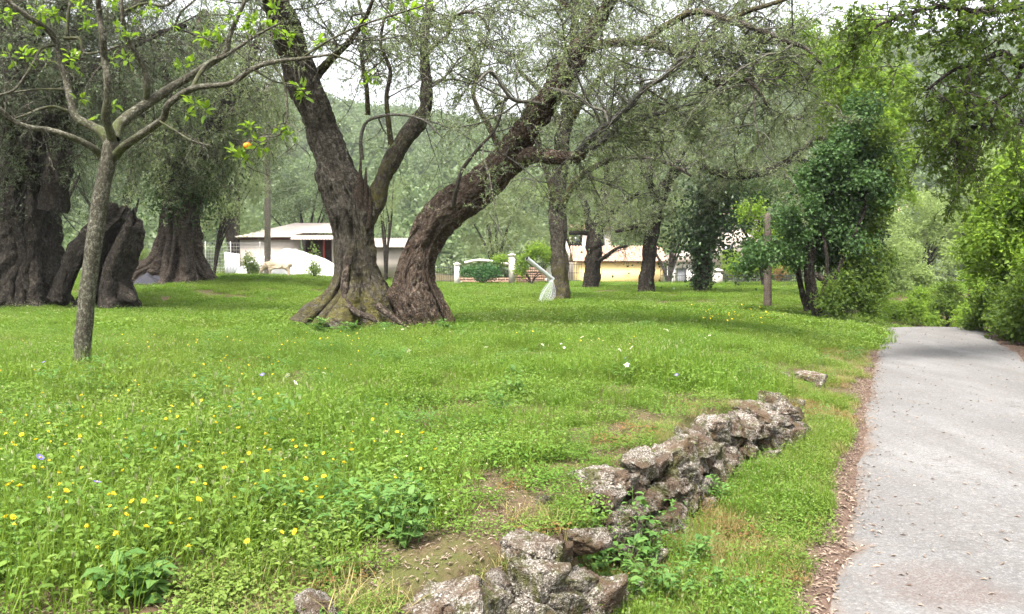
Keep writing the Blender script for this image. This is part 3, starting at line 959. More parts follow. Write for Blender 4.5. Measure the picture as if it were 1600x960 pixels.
# --- fallen leaves along both road edges
mb = MB()
n = 15000
y = 1.5 + 24 * rng.random(n) ** 1.6
side = rng.random(n) < 0.8
s = np.where(side, 0.15 + rng.normal(0, 0.12, n), -ROADW - 0.5 + rng.normal(0, 0.35, n))
few = rng.random(n) < 0.08
s = np.where(few, -rng.random(n) ** 1.4 * ROADW, s)
x = XL(y) - s
z = np.maximum(ground(x, y), np.where((s < 0.02) & (s > -ROADW), road_z(y) + 0.012 + 0.035 * (1 - (2 * np.clip(-s / ROADW, 0, 1) - 1) ** 2), -9)) + 0.006
b = rng.uniform(0, 6.283, n)
ln = rng.uniform(0.018, 0.05, n)
leaves(mb, np.stack([x, y, z], 1), np.stack([np.cos(b), np.sin(b), rng.normal(0, 0.15, n)], 1), ln, ln * rng.uniform(0.2, 0.4, n), upbias=0.8, fold=0.3)
n = 9000
y = rng.uniform(2.0, 7.2, n)
x = np.where(rng.random(n) < 0.6, wall_x(y) - np.abs(rng.normal(0, 0.9, n)), rng.uniform(-3.2, 0.2, n))
y = np.where(x < wall_x(y) - 1.4, 2.0 + 1.6 * rng.random(n), y)
b = rng.uniform(0, 6.283, n)
ln = rng.uniform(0.012, 0.036, n)
leaves(mb, np.stack([x, y, ground(x, y) + 0.008], 1), np.stack([np.cos(b), np.sin(b), rng.normal(0, 0.15, n)], 1), ln, ln * rng.uniform(0.1, 0.35, n), upbias=0.8, fold=0.3)
tag(obj('leaf_litter', mb.mesh('leaf_litter', M['litter'])), 'brown fallen leaves strewn along the edges of the lane', kind='stuff')

# ------------------------------------------------------------------ stones
def stone_mesh(seed, sub=4, flat=0.75):
    bm = bmesh.new()
    bmesh.ops.create_icosphere(bm, subdivisions=sub, radius=1.0)
    V = np.array([v.co[:] for v in bm.verts])
    F = np.array([[v.index for v in f.verts] for f in bm.faces])
    bm.free()
    rs = np.random.default_rng(seed)
    # chip the ball with random planes so that it gets facets and edges
    V = V / np.maximum(np.abs(V).max(1, keepdims=True), 1e-6) ** 0.55
    for _ in range(15):
        nv = nrm(rs.normal(size=3))
        d = V @ nv
        lim = rs.uniform(0.48, 0.82)
        over = np.maximum(d - lim, 0)
        V = V - over[:, None] * nv * 0.95
    u = nrm(V)
    V = V + u * (0.06 * fbm(u * 1.5 + seed * 3.1, 2, seed))[:, None]
    V = V + u * (0.055 * fbm(V * np.array([5.0, 5.0, 3.0]) + seed, 5, seed + 50, 0.62))[:, None]
    pit = np.abs(vnoise(V * np.array([3.4, 3.4, 1.6]) + seed, seed + 9))
    V = V - u * (0.13 * np.exp(-(pit / 0.07) ** 2))[:, None]
    pit = np.abs(vnoise(V * np.array([8.0, 8.0, 6.0]) + seed, seed + 19))
    V = V - u * (0.05 * np.exp(-(pit / 0.10) ** 2))[:, None]
    V[:, 2] *= flat
    m_ = MB()
    m_.add(V, T=F)
    return m_.mesh('stone', M['rock'], True)

stone_big = [stone_mesh(k + 1, 5, rngf) for k, rngf in enumerate((0.75, 0.85, 0.7, 0.9, 0.8))]
stone_small = [stone_mesh(k + 30, 4, rngf) for k, rngf in enumerate((0.7, 0.85, 0.8, 0.65, 0.9))]

wall = thing('dry_stone_wall', 'low rough limestone wall holding up the meadow beside the lane', 'stone wall', (0.7, 4.5, 0.0))
def stone(px_or_xyz, r, big=False, sc=(1, 1, 1), rz=None):
    c = np.array(px_or_xyz, float)
    me = random.choice(stone_big if big else stone_small)
    o = obj('stone', me, wall, loc=(c - np.array(wall.location)), rot=(random.uniform(-0.25, 0.25), random.uniform(-0.25, 0.25), random.uniform(0, 6.28) if rz is None else rz), scale=(r * sc[0], r * sc[1], r * sc[2]))
    return o
# large stones read from the photograph (pixel, distance, radius)
for (px, py, Y, r, sc) in ((682, 948, 2.62, 0.16, (1.15, 1.0, 0.85)), (838, 852, 3.10, 0.13, (1.1, 1, 1.0)), (832, 922, 2.98, 0.14, (0.9, 1, 1.15)), (905, 845, 3.35, 0.11, (1, 1.1, 0.9)),
                          (940, 742, 4.15, 0.16, (1.25, 1, 0.8)), (1000, 712, 4.50, 0.15, (1, 1, 1.0)), (1040, 722, 4.78, 0.20, (1, 1.1, 1.1)), (985, 762, 4.40, 0.14, (1.0, 1, 1.1)), (1060, 768, 4.85, 0.15, (1.0, 1, 1.1)),
                          (1085, 700, 5.20, 0.15, (1, 1, 1.1)), (1105, 655, 5.75, 0.20, (1.1, 1, 1.0)), (1135, 670, 5.95, 0.16, (1, 1, 1.2)), (1168, 632, 6.45, 0.22, (1.1, 1, 1.0)), (1200, 622, 6.85, 0.19, (0.9, 1, 1.1)),
                          (1165, 672, 6.20, 0.16, (1, 1, 1.2)), (1205, 655, 6.75, 0.17, (1, 1, 1.25)), (1222, 650, 7.0, 0.10, (0.9, 1, 1.3))):
    c = P(px, py, Y)
    top = float(meadow_z(wall_x(Y), Y)) + 0.07
    c[2] = min(c[2], top - r * 0.72 * sc[2])
    stone(c, r * 1.08, True, sc)
t_ = np.concatenate([[0], np.cumsum(np.linalg.norm(np.diff(WALL, axis=0), axis=1))])
for course, (zf, off, rr) in enumerate(((0.08, 0.19, 0.105), (0.33, 0.14, 0.10), (0.58, 0.08, 0.095), (0.84, 0.0, 0.085), (0.45, 0.02, 0.12))):
    d = 0.5 + random.uniform(0, 0.2)
    while d < t_[-1] - 0.35:
        y = float(np.interp(d, t_, WALL[:, 1])); x = float(np.interp(d, t_, WALL[:, 0]))
        r = rr * random.uniform(0.65, 1.35)
        if (course == 3 and (y < 2.5 or random.random() < 0.25)) or (3.36 < y < 3.86 and course in (1, 2, 3, 4)):
            d += 0.2
            continue
        nrmx, nrmy = 0.85, -0.5
        zlo, zhi = float(road_z(y)) + 0.05, float(meadow_z(x, y))
        dirw = math.atan2(float(np.interp(d + .1, t_, WALL[:, 1])) - y, float(np.interp(d + .1, t_, WALL[:, 0])) - x)
        lenk = random.uniform(1.0, 1.7)
        stone((x + nrmx * off + random.uniform(-.03, .03), y + nrmy * off, zlo + (zhi - zlo) * zf), r, True, (lenk, random.uniform(1.0, 1.3), random.uniform(1.0, 1.35)), rz=dirw + random.uniform(-.25, .25))
        d += r * lenk * random.uniform(1.05, 1.35)

for (px, py, Y, r, lab) in ((1270, 546, 10.2, 0.22, 'mossy grey boulder in the bank near the far lane bend'), (1222, 552, 9.9, 0.10, 'small pale stone just left of the mossy bank boulder'),
                            (1246, 592, 8.3, 0.12, 'half buried pale stone on the bank above the wall end'), (849, 790, 3.72, 0.055, 'small pale stone on bare soil above the wall'),
                            (440, 778, 3.75, 0.10, 'grey stone half hidden in the foreground meadow flowers'), (495, 952, 2.52, 0.10, 'dark flat stone in soil at the bottom edge left of the wall')):
    p = P(px, py, Y)
    z = gz(p[0], p[1])
    o = obj('rock', random.choice(stone_big), loc=(p[0], p[1], z + r * 0.25), rot=(random.uniform(-.2, .2), random.uniform(-.2, .2), random.uniform(0, 6)), scale=(r * 1.25, r, r * 0.85))
    tag(o, lab, 'rock', 'loose rocks in the grass')

# ------------------------------------------------------------------ trees
def px_limb(rows):
    """rows of (px, py, distance, width in px) -> world points and radii."""
    pts = np.array([P(a, b, c) for a, b, c, w in rows])
    rad = np.array([w * c / FPX * 0.5 for a, b, c, w in rows])
    return pts, rad

def crown(limbs, nA, lenA, nB, lenB, nC, lenC, nleaf, leafL, leafW, droop=0.05, up=0.25, t0=0.3, rA=0.03, spread=1.0, wob=0.3, bias=(0, 0, 0), tip=True, cside=3, zcut=None):
    """Secondary branches, twigs and leaves grown from the given centre lines: returns (twigs MB, leaves MB)."""
    tw, lf = MB(), MB()
    w = np.array([l[2] * np.linalg.norm(np.diff(l[0], axis=0), axis=1).sum() for l in limbs])
    pick = rng.choice(len(limbs), nA, p=w / w.sum())
    S, D, R0 = [], [], []
    for q in pick:
        C, R, _ = limbs[q][:3]
        ts = limbs[q][3] if len(limbs[q]) > 3 else t0
        u = rng.uniform(ts, 1.0)
        i_ = min(int(u * (len(C) - 1)), len(C) - 2)
        tan = nrm(C[i_ + 1] - C[i_])
        S.append(C[i_]); R0.append(min(R[i_] * 0.6, rA * rng.uniform(0.6, 1.3)))
        D.append(tan * 0.55 + rng.normal(size=3) * np.array([1, 1, 0.75]) * 0.8 * spread + np.array([0, 0, up]) + np.array(bias))
    S, D, R0 = np.array(S), np.array(D), np.array(R0)
    LA = rng.uniform(*lenA, nA)
    A = grow(S, D, LA, 8, wob * 0.8, droop)
    tubes(tw, A, R0, R0 * 0.25, 5)
    s, d = on_paths(A, nB, 0.2, 1.0)
    B = grow(s, d * 0.6 + rng.normal(size=s.shape) * 0.75 + np.array([0, 0, up * 0.4]), rng.uniform(*lenB, len(s)), 6, wob, droop * 1.6)
    tubes(tw, B, np.repeat(R0, nB) * 0.30 + 0.004, 0.003, 3)
    s, d = on_paths(B, nC, 0.15, 1.0)
    if zcut is not None:
        kk = (s[:, 2] > zcut + 0.5 * vnoise(s * 0.8, 12)) | (rng.random(len(s)) < 0.08)
        s, d = s[kk], d[kk]
    Cc = grow(s, d * 0.6 + rng.normal(size=s.shape) * 0.7, rng.uniform(*lenC, len(s)), 3, wob, droop * 2)
    tubes(tw, Cc, 0.0030, 0.0018, cside)
    s, d = on_paths(Cc, nleaf, 0.1, 1.0)
    if nleaf:
        l_ = leafL * rng.uniform(0.7, 1.25, len(s))
        rn = np.clip(0.5 * rng.random(len(s)) + 0.5 * np.resize(np.repeat(rng.random(len(s) // (nleaf * nC) + 1), nleaf * nC), len(s)), 0, 1)
        leaves(lf, s, d * 0.55 + rng.normal(size=s.shape) * 0.6, l_, l_ * leafW, rn)
    return tw, lf

def put_crown(tree, tw, lf, twm, lfm):
    wpart('branches', tw, twm, tree, kind='stuff')
    if lf.n: wpart('crown', lf, lfm, tree, kind='stuff')

def strands(mb, C, R, n, u0, u1, r, wind, seed, flare=0.0):
    """Ropes of old wood and roots that run up the surface of a trunk."""
    rs = np.random.default_rng(seed)
    T_, N_, B_ = frames(C)
    for q in range(n):
        a, b = u0, u1 * rs.uniform(0.35, 1.0)
        k_ = np.linspace(a, b, 9) * (len(C) - 1)
        i_ = k_.astype(int)
        th = rs.uniform(0, 6.283) + rs.choice([-1, 1]) * wind * np.linspace(0, 1, 9) * rs.uniform(0.3, 1.0) + np.cumsum(rs.normal(0, 0.10, 9))
        rr = R[i_] * (0.93 + flare * np.exp(-np.linspace(0, 1, 9) * 7))
        p = C[i_] + rr[:, None] * (N_[i_] * np.cos(th)[:, None] + B_[i_] * np.sin(th)[:, None])
        w = r * rs.uniform(0.5, 1.2) * np.array([1.2, 1.1, 1, .95, .9, .8, .65, .45, .2]) * (0.8 + 0.4 * rs.random(9))
        sweep(mb, p, w, 9, step=0.08, flute=(.2, .2), nfl=3, namp=0.06, nscl=4, seed=seed + q)

# --- the old olive in the middle: upright trunk with two limbs
base = base_at(556, 16.5)
D0 = 16.5
olive_a = thing('olive_tree', 'old grey olive with a mossy flared base and two forking limbs', 'tree', base)
rows = [(553, 514, D0, 172), (556, 498, D0, 152), (560, 478, D0, 122), (561, 455, D0, 93), (560, 436, D0, 76), (558, 415, D0, 65), (556, 380, D0, 64), (552, 350, D0, 70), (549, 325, D0, 82), (540, 300, D0, 80), (526, 274, D0, 66), (519, 248, D0, 58), (502, 200, D0, 54), (484, 150, D0 - .2, 56), (465, 100, D0 - .4, 54), (448, 50, D0 - .7, 52), (430, 0, D0 - 1, 46), (412, -60, D0 - 1.3, 40), (398, -140, D0 - 1.6, 26)]
mbt = MB()
pts, rad = px_limb(rows)
rad = rad * np.where(np.arange(len(rad)) < 4, 1.0, 0.92)
Ca, Ra = sweep(mbt, pts, rad, 170, step=0.032, fiss=0.030, ffreq=9.0, flute=(0.20, 0.07), nfl=5, twist=2.2, namp=0.055, nscl=2.6, seed=3, lobes=0.42,
               dents=((1.05, 6.0, 0.16, 0.10, 0.16), (0.95, 0.45, 0.10, 0.09, 0.12), (2.05, 0.05, 0.22, 0.10, 0.20), (2.9, 0.6, 0.35, 0.16, 0.16), (0.65, -0.75, 0.3, 0.12, 0.14)))
strands(mbt, Ca, Ra, 9, 0.0, 0.42, 0.085, 1.3, 5)
wpart('trunk', mbt, M['bark'], olive_a, True)
limbs_a = [(Ca, Ra, 1.2, 0.62)]
def limb(tree, rows, mat, sides=14, lst=None, wt=1.0, t0=0.25, step=0.09, seed=1, namp=0.03, flute=(0.06, 0.04)):
    m_ = MB()
    p_, r_ = px_limb(rows)
    C_, R_ = sweep(m_, p_, r_, sides, step=step, flute=flute, nfl=3, twist=2.0, namp=namp, nscl=4.0, seed=seed)
    o = wpart('limb', m_, mat, tree, True)
    if lst is not None: lst.append((C_, R_, wt, t0))
    return C_, R_
limb(olive_a, [(575, 345, D0, 26), (586, 318, D0, 30), (595, 290, D0, 28), (612, 250, D0, 25), (632, 218, D0, 26), (652, 193, D0, 26), (664, 168, D0, 21), (666, 140, D0, 18), (664, 100, D0 + .1, 15), (663, 60, D0 + .3, 13), (668, 20, D0 + .5, 11), (675, -30, D0 + .6, 9), (680, -90, D0 + .6, 6)], M['bark'], 18, limbs_a, 1.0, 0.45, seed=4, namp=0.05)
limb(olive_a, [(664, 88, D0, 9), (680, 70, D0, 7), (700, 55, D0 - .2, 6), (703, 35, D0 - .3, 5), (725, 20, D0 - .5, 5), (750, 25, D0 - .7, 4), (765, 50, D0 - .8, 3)], M['bark'], 8, limbs_a, 1.0, 0.2, seed=5, namp=0.01)
limb(olive_a, [(613, 240, D0, 9), (607, 190, D0 - .1, 8), (604, 150, D0 - .2, 7), (610, 110, D0 - .3, 6), (595, 70, D0 - .4, 5), (600, 30, D0 - .5, 4)], M['bark'], 8, limbs_a, 0.7, 0.3, seed=6, namp=0.01)
limb(olive_a, [(566, 250, D0 - .2, 7), (564, 215, D0 - .3, 6), (572, 192, D0 - .4, 5), (595, 182, D0 - .6, 5), (630, 180, D0 - .8, 4), (665, 190, D0 - 1, 3), (690, 215, D0 - 1.1, 2)], M['twig'], 6, limbs_a, 0.5, 0.3, seed=7, namp=0.0)
limb(olive_a, [(575, 180, D0 + .6, 8), (572, 130, D0 + .5, 7), (565, 90, D0 + .5, 6), (570, 50, D0 + .4, 5), (560, 0, D0 + .4, 4)], M['bark'], 8, limbs_a, 0.7, 0.2, seed=8, namp=0.01)
limb(olive_a, [(492, 120, D0, 16), (520, 90, D0 - .6, 11), (548, 62, D0 - 1.2, 9), (570, 30, D0 - 1.6, 7), (590, -20, D0 - 2, 5)], M['bark'], 10, limbs_a, 1.0, 0.3, seed=9, namp=0.02)
# splintered dead wood between the limbs
m_ = MB()
for (a, b, w, tip_) in ((562, 325, 15, 246), (570, 330, 12, 262), (577, 335, 10, 296), (556, 320, 12, 275)):
    pts_ = np.array([P(a - 2, b + 22, D0 - 0.28), P(a, b, D0 - 0.30), P(a + 1, (b + tip_) / 2, D0 - 0.28), P(a + 2, tip_, D0 - 0.24)])
    sweep(m_, pts_, np.array([w, w, w * 0.7, w * 0.12]) * D0 / FPX * 0.5, 8, step=0.05, namp=0.03, nscl=9, seed=int(a), flute=(.2, .3), nfl=3)
wpart('dead_stub', m_, M['deadwood'], olive_a, False)
# surface roots
m_ = MB()
for r_ in ([(545, 400, -.52, 13), (540, 430, -.60, 12), (538, 455, -.72, 12), (545, 478, -.90, 11), (560, 490, -1.05, 10), (580, 497, -1.1, 10), (592, 506, -1.15, 6)], [(590, 478, -.75, 12), (608, 492, -.95, 10), (622, 503, -1.05, 8), (640, 514, -1.1, 4)]):
    pts_, rad_ = px_limb([(a, b, D0 + c, w) for a, b, c, w in r_])
    sweep(m_, pts_, rad_, 10, step=0.06, namp=0.03, nscl=5, seed=int(r_[0][0]))
wpart('root', m_, M['bark_root'], olive_a, True)
tw, lf = crown(limbs_a, 80, (0.9, 2.6), 9, (0.35, 1.0), 6, (0.15, 0.42), 10, 0.066, 0.26, droop=0.05, up=0.3, rA=0.022, bias=(0, 0.45, 0))
put_crown(olive_a, tw, lf, M['twig'], M['olive'])

# --- the leaning olive beside it
D1 = 16.3
base = base_at(662, D1)
olive_b = thing('olive_tree', 'brown leaning olive whose thick trunk bends far to the right', 'tree', base)
rows = [(664, 518, D1, 100), (662, 500, D1, 92), (655, 478, D1, 84), (648, 455, D1, 78), (648, 436, D1, 66), (650, 415, D1, 58), (658, 390, D1, 52), (667, 368, D1, 54), (682, 347, D1, 58), (704, 328, D1, 60), (728, 309, D1, 57), (752, 292, D1, 56), (776, 268, D1, 54), (797, 240, D1, 48), (820, 208, D1, 42), (848, 167, D1, 39), (876, 122, D1 - .1, 36), (904, 80, D1 - .2, 31), (926, 48, D1 - .3, 27), (947, 12, D1 - .5, 23), (965, -30, D1 - .8, 20), (985, -90, D1 - 1, 14)]
mbt = MB()
pts, rad = px_limb(rows)
rad = rad * 0.93
Cb, Rb = sweep(mbt, pts, rad, 150, step=0.032, fiss=0.034, ffreq=9.0, flute=(0.16, 0.06), nfl=4, twist=2.5, namp=0.06, nscl=2.8, seed=14, lobes=0.25,
               dents=((0.35, -0.9, 0.30, 0.20, 0.30), (0.30, 1.0, 0.2, 0.10, 0.15), (1.3, -1.0, 0.6, 0.12, 0.10)))
strands(mbt, Cb, Rb, 5, 0.0, 0.35, 0.06, 0.8, 8)
wpart('trunk', mbt, M['bark_brown'], olive_b, True)
limbs_b = [(Cb, Rb, 0.6, 0.72)]
limb(olive_b, [(797, 262, D1, 28), (825, 246, D1 - .2, 26), (848, 245, D1 - .4, 23), (872, 247, D1 - .5, 22), (895, 246, D1 - .6, 20), (912, 240, D1 - .6, 15)], M['bark_brown'], 16, limbs_b, 0.6, 0.5, seed=21, namp=0.05)
limb(olive_b, [(905, 236, D1 - .6, 12), (930, 210, D1 - .9, 11), (955, 190, D1 - 1.2, 10), (985, 165, D1 - 1.5, 9), (1010, 135, D1 - 1.7, 8), (1040, 120, D1 - 2, 7), (1060, 95, D1 - 2.2, 6), (1085, 88, D1 - 2.4, 5)], M['bark_grey'], 9, limbs_b, 1.2, 0.15, seed=22, namp=0.015)
limb(olive_b, [(905, 240, D1 - .6, 11), (930, 228, D1 - .4, 10), (965, 200, D1 - .2, 9), (1000, 185, D1, 7), (1040, 175, D1 + .2, 6), (1090, 160, D1 + .4, 5)], M['bark_grey'], 9, limbs_b, 1.0, 0.15, seed=23, namp=0.015)
limb(olive_b, [(906, 84, D1 - .2, 18), (925, 74, D1 - .3, 15), (960, 67, D1 - .6, 14), (1010, 66, D1 - 1.0, 13), (1045, 78, D1 - 1.3, 11), (1080, 92, D1 - 1.6, 9), (1110, 128, D1 - 1.8, 8), (1126, 132, D1 - 1.9, 8), (1143, 118, D1 - 2, 8), (1163, 124, D1 - 2.1, 6), (1187, 144, D1 - 2.2, 5), (1198, 165, D1 - 2.2, 3)], M['bark'], 12, limbs_b, 1.2, 0.2, seed=24, namp=0.02)
limb(olive_b, [(1005, 68, D1 - 1, 11), (1025, 50, D1 - 1.1, 11), (1055, 32, D1 - 1.3, 11), (1078, 20, D1 - 1.5, 11), (1112, 22, D1 - 1.8, 11), (1140, 33, D1 - 2, 11), (1167, 40, D1 - 2.2, 9), (1198, 52, D1 - 2.4, 8), (1222, 64, D1 - 2.5, 7), (1256, 74, D1 - 2.7, 6), (1284, 100, D1 - 2.9, 4)], M['bark'], 12, limbs_b, 1.3, 0.2, seed=25, namp=0.02)
limb(olive_b, [(1140, 32, D1 - 2, 9), (1170, 17, D1 - 2.1, 8), (1198, 9, D1 - 2.3, 7), (1230, -2, D1 - 2.5, 6), (1270, -20, D1 - 2.8, 4)], M['bark'], 9, limbs_b, 1.0, 0.2, seed=26, namp=0.01)
limb(olive_b, [(850, 165, D1 - .3, 7), (830, 160, D1 - .8, 6), (800, 155, D1 - 1.2, 6), (785, 100, D1 - 1.4, 5), (790, 98, D1 - 1.6, 4)][:3] + [(765, 112, D1 - 1.5, 5), (745, 130, D1 - 1.7, 4)], M['twig'], 7, limbs_b, 0.6, 0.2, seed=27, namp=0.0)
limb(olive_b, [(862, 140, D1 - .4, 8), (900, 150, D1 - 1.0, 6), (925, 168, D1 - 1.4, 5), (945, 175, D1 - 1.6, 4), (950, 195, D1 - 1.7, 3)], M['twig'], 7, limbs_b, 0.5, 0.2, seed=28, namp=0.0)
limb(olive_b, [(708, 322, D1 - .4, 7), (712, 300, D1 - .6, 7), (720, 270, D1 - .7, 6), (745, 235, D1 - .8, 5), (775, 200, D1 - .9, 4), (790, 150, D1 - 1, 3)], M['twig_dark'], 7, limbs_b, 0.6, 0.3, seed=29, namp=0.0)
limb(olive_b, [(935, 40, D1, 12), (900, 20, D1 + .5, 9), (860, -10, D1 + 1, 7), (820, -50, D1 + 1.4, 5)], M['bark_brown'], 9, limbs_b, 1.0, 0.2, seed=30, namp=0.01)
limb(olive_b, [(790, 250, D1 + .3, 12), (765, 200, D1 + .7, 9), (740, 150, D1 + 1, 7), (745, 100, D1 + 1.3, 6), (725, 60, D1 + 1.5, 5)], M['bark_brown'], 9, limbs_b, 0.8, 0.3, seed=31, namp=0.01)
tw, lf = crown(limbs_b, 140, (0.9, 2.8), 10, (0.35, 1.1), 6, (0.15, 0.45), 10, 0.066, 0.26, droop=0.04, up=0.3, rA=0.024, bias=(0, 0.95, 0.1))
put_crown(olive_b, tw, lf, M['twig'], M['olive'])

# --- ancient olives in the shade on the left
base = base_at(40, 24.5)
olive_c = thing('olive_tree', 'huge dark gnarled olive trunk at the left edge of the meadow', 'tree', base)
DL = 24.5
mbt = MB()
limbs_c = []
pts, rad = px_limb([(24, 490, DL, 190), (26, 468, DL, 160), (30, 440, DL, 126), (34, 400, DL, 104), (34, 350, DL, 94), (32, 300, DL, 90), (30, 250, DL, 92), (26, 200, DL, 90), (25, 150, DL, 90), (18, 80, DL, 70), (10, 0, DL, 56), (5, -90, DL, 40)])
rad = rad * 0.90
C_, R_ = sweep(mbt, pts, rad, 130, step=0.06, fiss=0.07, ffreq=4.5, flute=(0.30, 0.22), nfl=6, twist=1.2, namp=0.16, nscl=1.5, seed=41, lobes=0.3, dents=((2.3, 0.9, 0.7, 0.14, 0.45), (1.0, 0.2, 0.5, 0.12, 0.3), (3.4, -0.5, 0.5, 0.16, 0.35)))
strands(mbt, C_, R_, 34, 0.0, 0.75, 0.15, 1.8, 6)
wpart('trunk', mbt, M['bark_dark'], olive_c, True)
limbs_c.append((C_, R_, 1.6, 0.35))
Cc0, Rc0 = C_, R_
for sd, rw in enumerate(([(80, 330, DL - .3, 44), (92, 250, DL - .3, 38), (100, 180, DL - .4, 30), (110, 100, DL - .6, 24), (130, 20, DL - 1, 18), (150, -50, DL - 1.2, 12)],
                         [(60, 210, DL - .5, 24), (110, 140, DL - 1.5, 18), (170, 90, DL - 2.5, 14), (230, 60, DL - 3.5, 10), (290, 40, DL - 4, 6)],
                         [(20, 230, DL - .8, 24), (0, 150, DL - 2, 18), (-40, 90, DL - 3, 14), (-80, 40, DL - 4, 9)],
                         [(40, 150, DL + .5, 30), (110, 70, DL + 1.5, 22), (190, 20, DL + 2.5, 16), (270, -30, DL + 3.5, 10)],
                         [(20, 120, DL - .5, 26), (60, 50, DL - 2, 18), (110, 0, DL - 3.5, 12), (170, -40, DL - 5, 8)])):
    limb(olive_c, rw, M['bark_dark'], 14, limbs_c, 1.1, 0.2, seed=50 + sd, namp=0.06, step=0.14)
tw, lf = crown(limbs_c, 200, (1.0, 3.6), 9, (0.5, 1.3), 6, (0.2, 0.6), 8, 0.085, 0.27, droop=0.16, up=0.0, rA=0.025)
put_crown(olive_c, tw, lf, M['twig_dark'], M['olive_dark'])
TRUNK_C = (Cc0, Rc0)

# --- hollow leaning stump between them
DS = 23.5
stump = thing('hollow_olive_trunk', 'dark hollow half of an olive trunk leaning right behind the citrus tree', 'tree trunk', base_at(150, DS))
def shell(rows, th0, th1, thick, seed, sides=40):
    """An open half-round shell of wood: outer and inner skins joined at the edges."""
    pts, rad = px_limb(rows)
    C_, R_, tt = catmull(pts, rad, 60)
    T_, N_, B_ = frames(C_)
    th = np.linspace(th0, th1, sides)
    m_ = MB()
    def skin(k_):
        rr = (R_ * k_)[:, None] * (1 + 0.10 * np.cos(5 * th + seed)[None] + 0.06 * np.cos(11 * th)[None])
        V = C_[:, None] + rr[..., None] * (N_[:, None] * np.cos(th)[None, :, None] + B_[:, None] * np.sin(th)[None, :, None])
        dd = 0.10 * fbm(V * 2.3, 4, seed)
        V = V + dd[..., None] * nrm(V - C_[:, None])
        # ragged broken top
        top = 0.35 * vnoise(np.stack([th * 2.0, th * 0, th * 0], -1), seed + 3)
        V[-8:] += (np.linspace(0, 1, 8)[:, None, None] * top[None, :, None]) * T_[-1]
        return V
    o_, i_ = skin(1.0), skin(thick)
    n_ = 60
    V = np.concatenate([o_.reshape(-1, 3), i_.reshape(-1, 3)])
    off = n_ * sides
    a_ = (np.arange(n_ - 1)[:, None] * sides + np.arange(sides - 1)[None]).ravel()
    Q = [np.stack([a_, a_ + 1, a_ + sides + 1, a_ + sides], -1), np.stack([a_ + off, a_ + off + sides, a_ + off + sides + 1, a_ + off + 1], -1)]
    r_ = np.arange(n_ - 1) * sides
    for c_ in (0, sides - 1):
        Q.append(np.stack([r_ + c_, r_ + c_ + sides, r_ + c_ + sides + off, r_ + c_ + off], -1))
    c_ = (n_ - 1) * sides + np.arange(sides - 1)
    Q.append(np.stack([c_, c_ + 1, c_ + 1 + off, c_ + off], -1))
    th2 = np.broadcast_to(th[None], (n_, sides))
    bu = np.stack([np.cos(th2) * R_[:, None], np.sin(th2) * R_[:, None], np.broadcast_to(tt[:, None], (n_, sides))], -1).reshape(-1, 3)
    m_.add(V, Q=np.concatenate(Q), buv=np.concatenate([bu, bu]))
    return m_
wpart('trunk', shell([(166, 485, DS, 96), (166, 462, DS, 76), (168, 430, DS, 64), (178, 398, DS, 62), (190, 372, DS, 60), (200, 352, DS, 50), (204, 338, DS, 34)], 0.2, 5.2, 0.72, 4), M['bark_dark'], stump, True)
m_ = MB()
for rw in ([(92, 470, DS, 34), (102, 440, DS - .1, 30), (118, 405, DS - .1, 30), (140, 372, DS, 28), (162, 345, DS + .1, 26), (180, 322, DS + .2, 16)], [(92, 470, DS - .3, 20), (100, 430, DS - .3, 14), (112, 398, DS - .2, 14), (135, 385, DS - .2, 12), (160, 380, DS - .2, 12)],
           [(190, 455, DS - .2, 26), (200, 462, DS - .4, 20), (212, 470, DS - .6, 9)]):
    p_, r_ = px_limb(rw)
    sweep(m_, p_, r_, 24, step=0.06, fiss=0.04, ffreq=6, flute=(.2, .15), nfl=3, namp=0.06, nscl=3, seed=int(rw[0][0]))
wpart('root', m_, M['bark_dark'], stump, True)

# --- ivy covered olive with spreading roots
DI = 35.0
olive_d = thing('olive_tree', 'ivy clad old olive with pale spreading roots left of the utility pole', 'tree', base_at(278, DI))
mbt = MB()
pts, rad = px_limb([(272, 450, DI, 165), (274, 436, DI, 140), (277, 420, DI, 108), (279, 398, DI, 80), (281, 370, DI, 64), (283, 340, DI, 60), (287, 300, DI, 58), (292, 260, DI, 52), (300, 200, DI, 48), (310, 120, DI, 34), (320, 20, DI, 22)])
rad = rad * 0.88
C_, R_ = sweep(mbt, pts, rad, 130, step=0.07, fiss=0.09, ffreq=4.0, flute=(0.26, 0.12), nfl=7, twist=1.0, namp=0.16, nscl=1.6, seed=61, lobes=0.45, dents=((1.1, 0.35, 0.6, 0.12, 0.5), (0.6, -0.9, 0.5, 0.1, 0.4)))
strands(mbt, C_, R_, 36, 0.0, 0.45, 0.15, 0.8, 7, flare=0.45)
wpart('trunk', mbt, M['bark_root'], olive_d, True)
limbs_d = [(C_, R_, 0.8, 0.45)]
for sd, rw in enumerate(([(288, 270, DI - .5, 34), (320, 220, DI - 1, 26), (350, 170, DI - 1.5, 20), (385, 110, DI - 2, 14), (410, 40, DI - 2.4, 9)], [(285, 290, DI - .5, 30), (250, 230, DI - 1.5, 22), (215, 180, DI - 2.5, 16), (170, 120, DI - 3.5, 10)], [(295, 250, DI - .8, 24), (270, 190, DI - 2.2, 18), (260, 130, DI - 3.4, 14), (240, 60, DI - 4.5, 9)], [(295, 230, DI + .6, 24), (345, 190, DI + 1, 16), (385, 175, DI + 1.5, 10), (420, 180, DI + 2, 6)])):
    limb(olive_d, rw, M['bark_dark'], 12, limbs_d, 1.1, 0.2, seed=70 + sd, namp=0.05, step=0.2)
tw, lf = crown(limbs_d, 170, (1.2, 3.4), 9, (0.6, 1.6), 6, (0.25, 0.7), 7, 0.12, 0.30, droop=0.22, up=-0.1, rA=0.03)
put_crown(olive_d, tw, lf, M['twig_dark'], M['olive'])
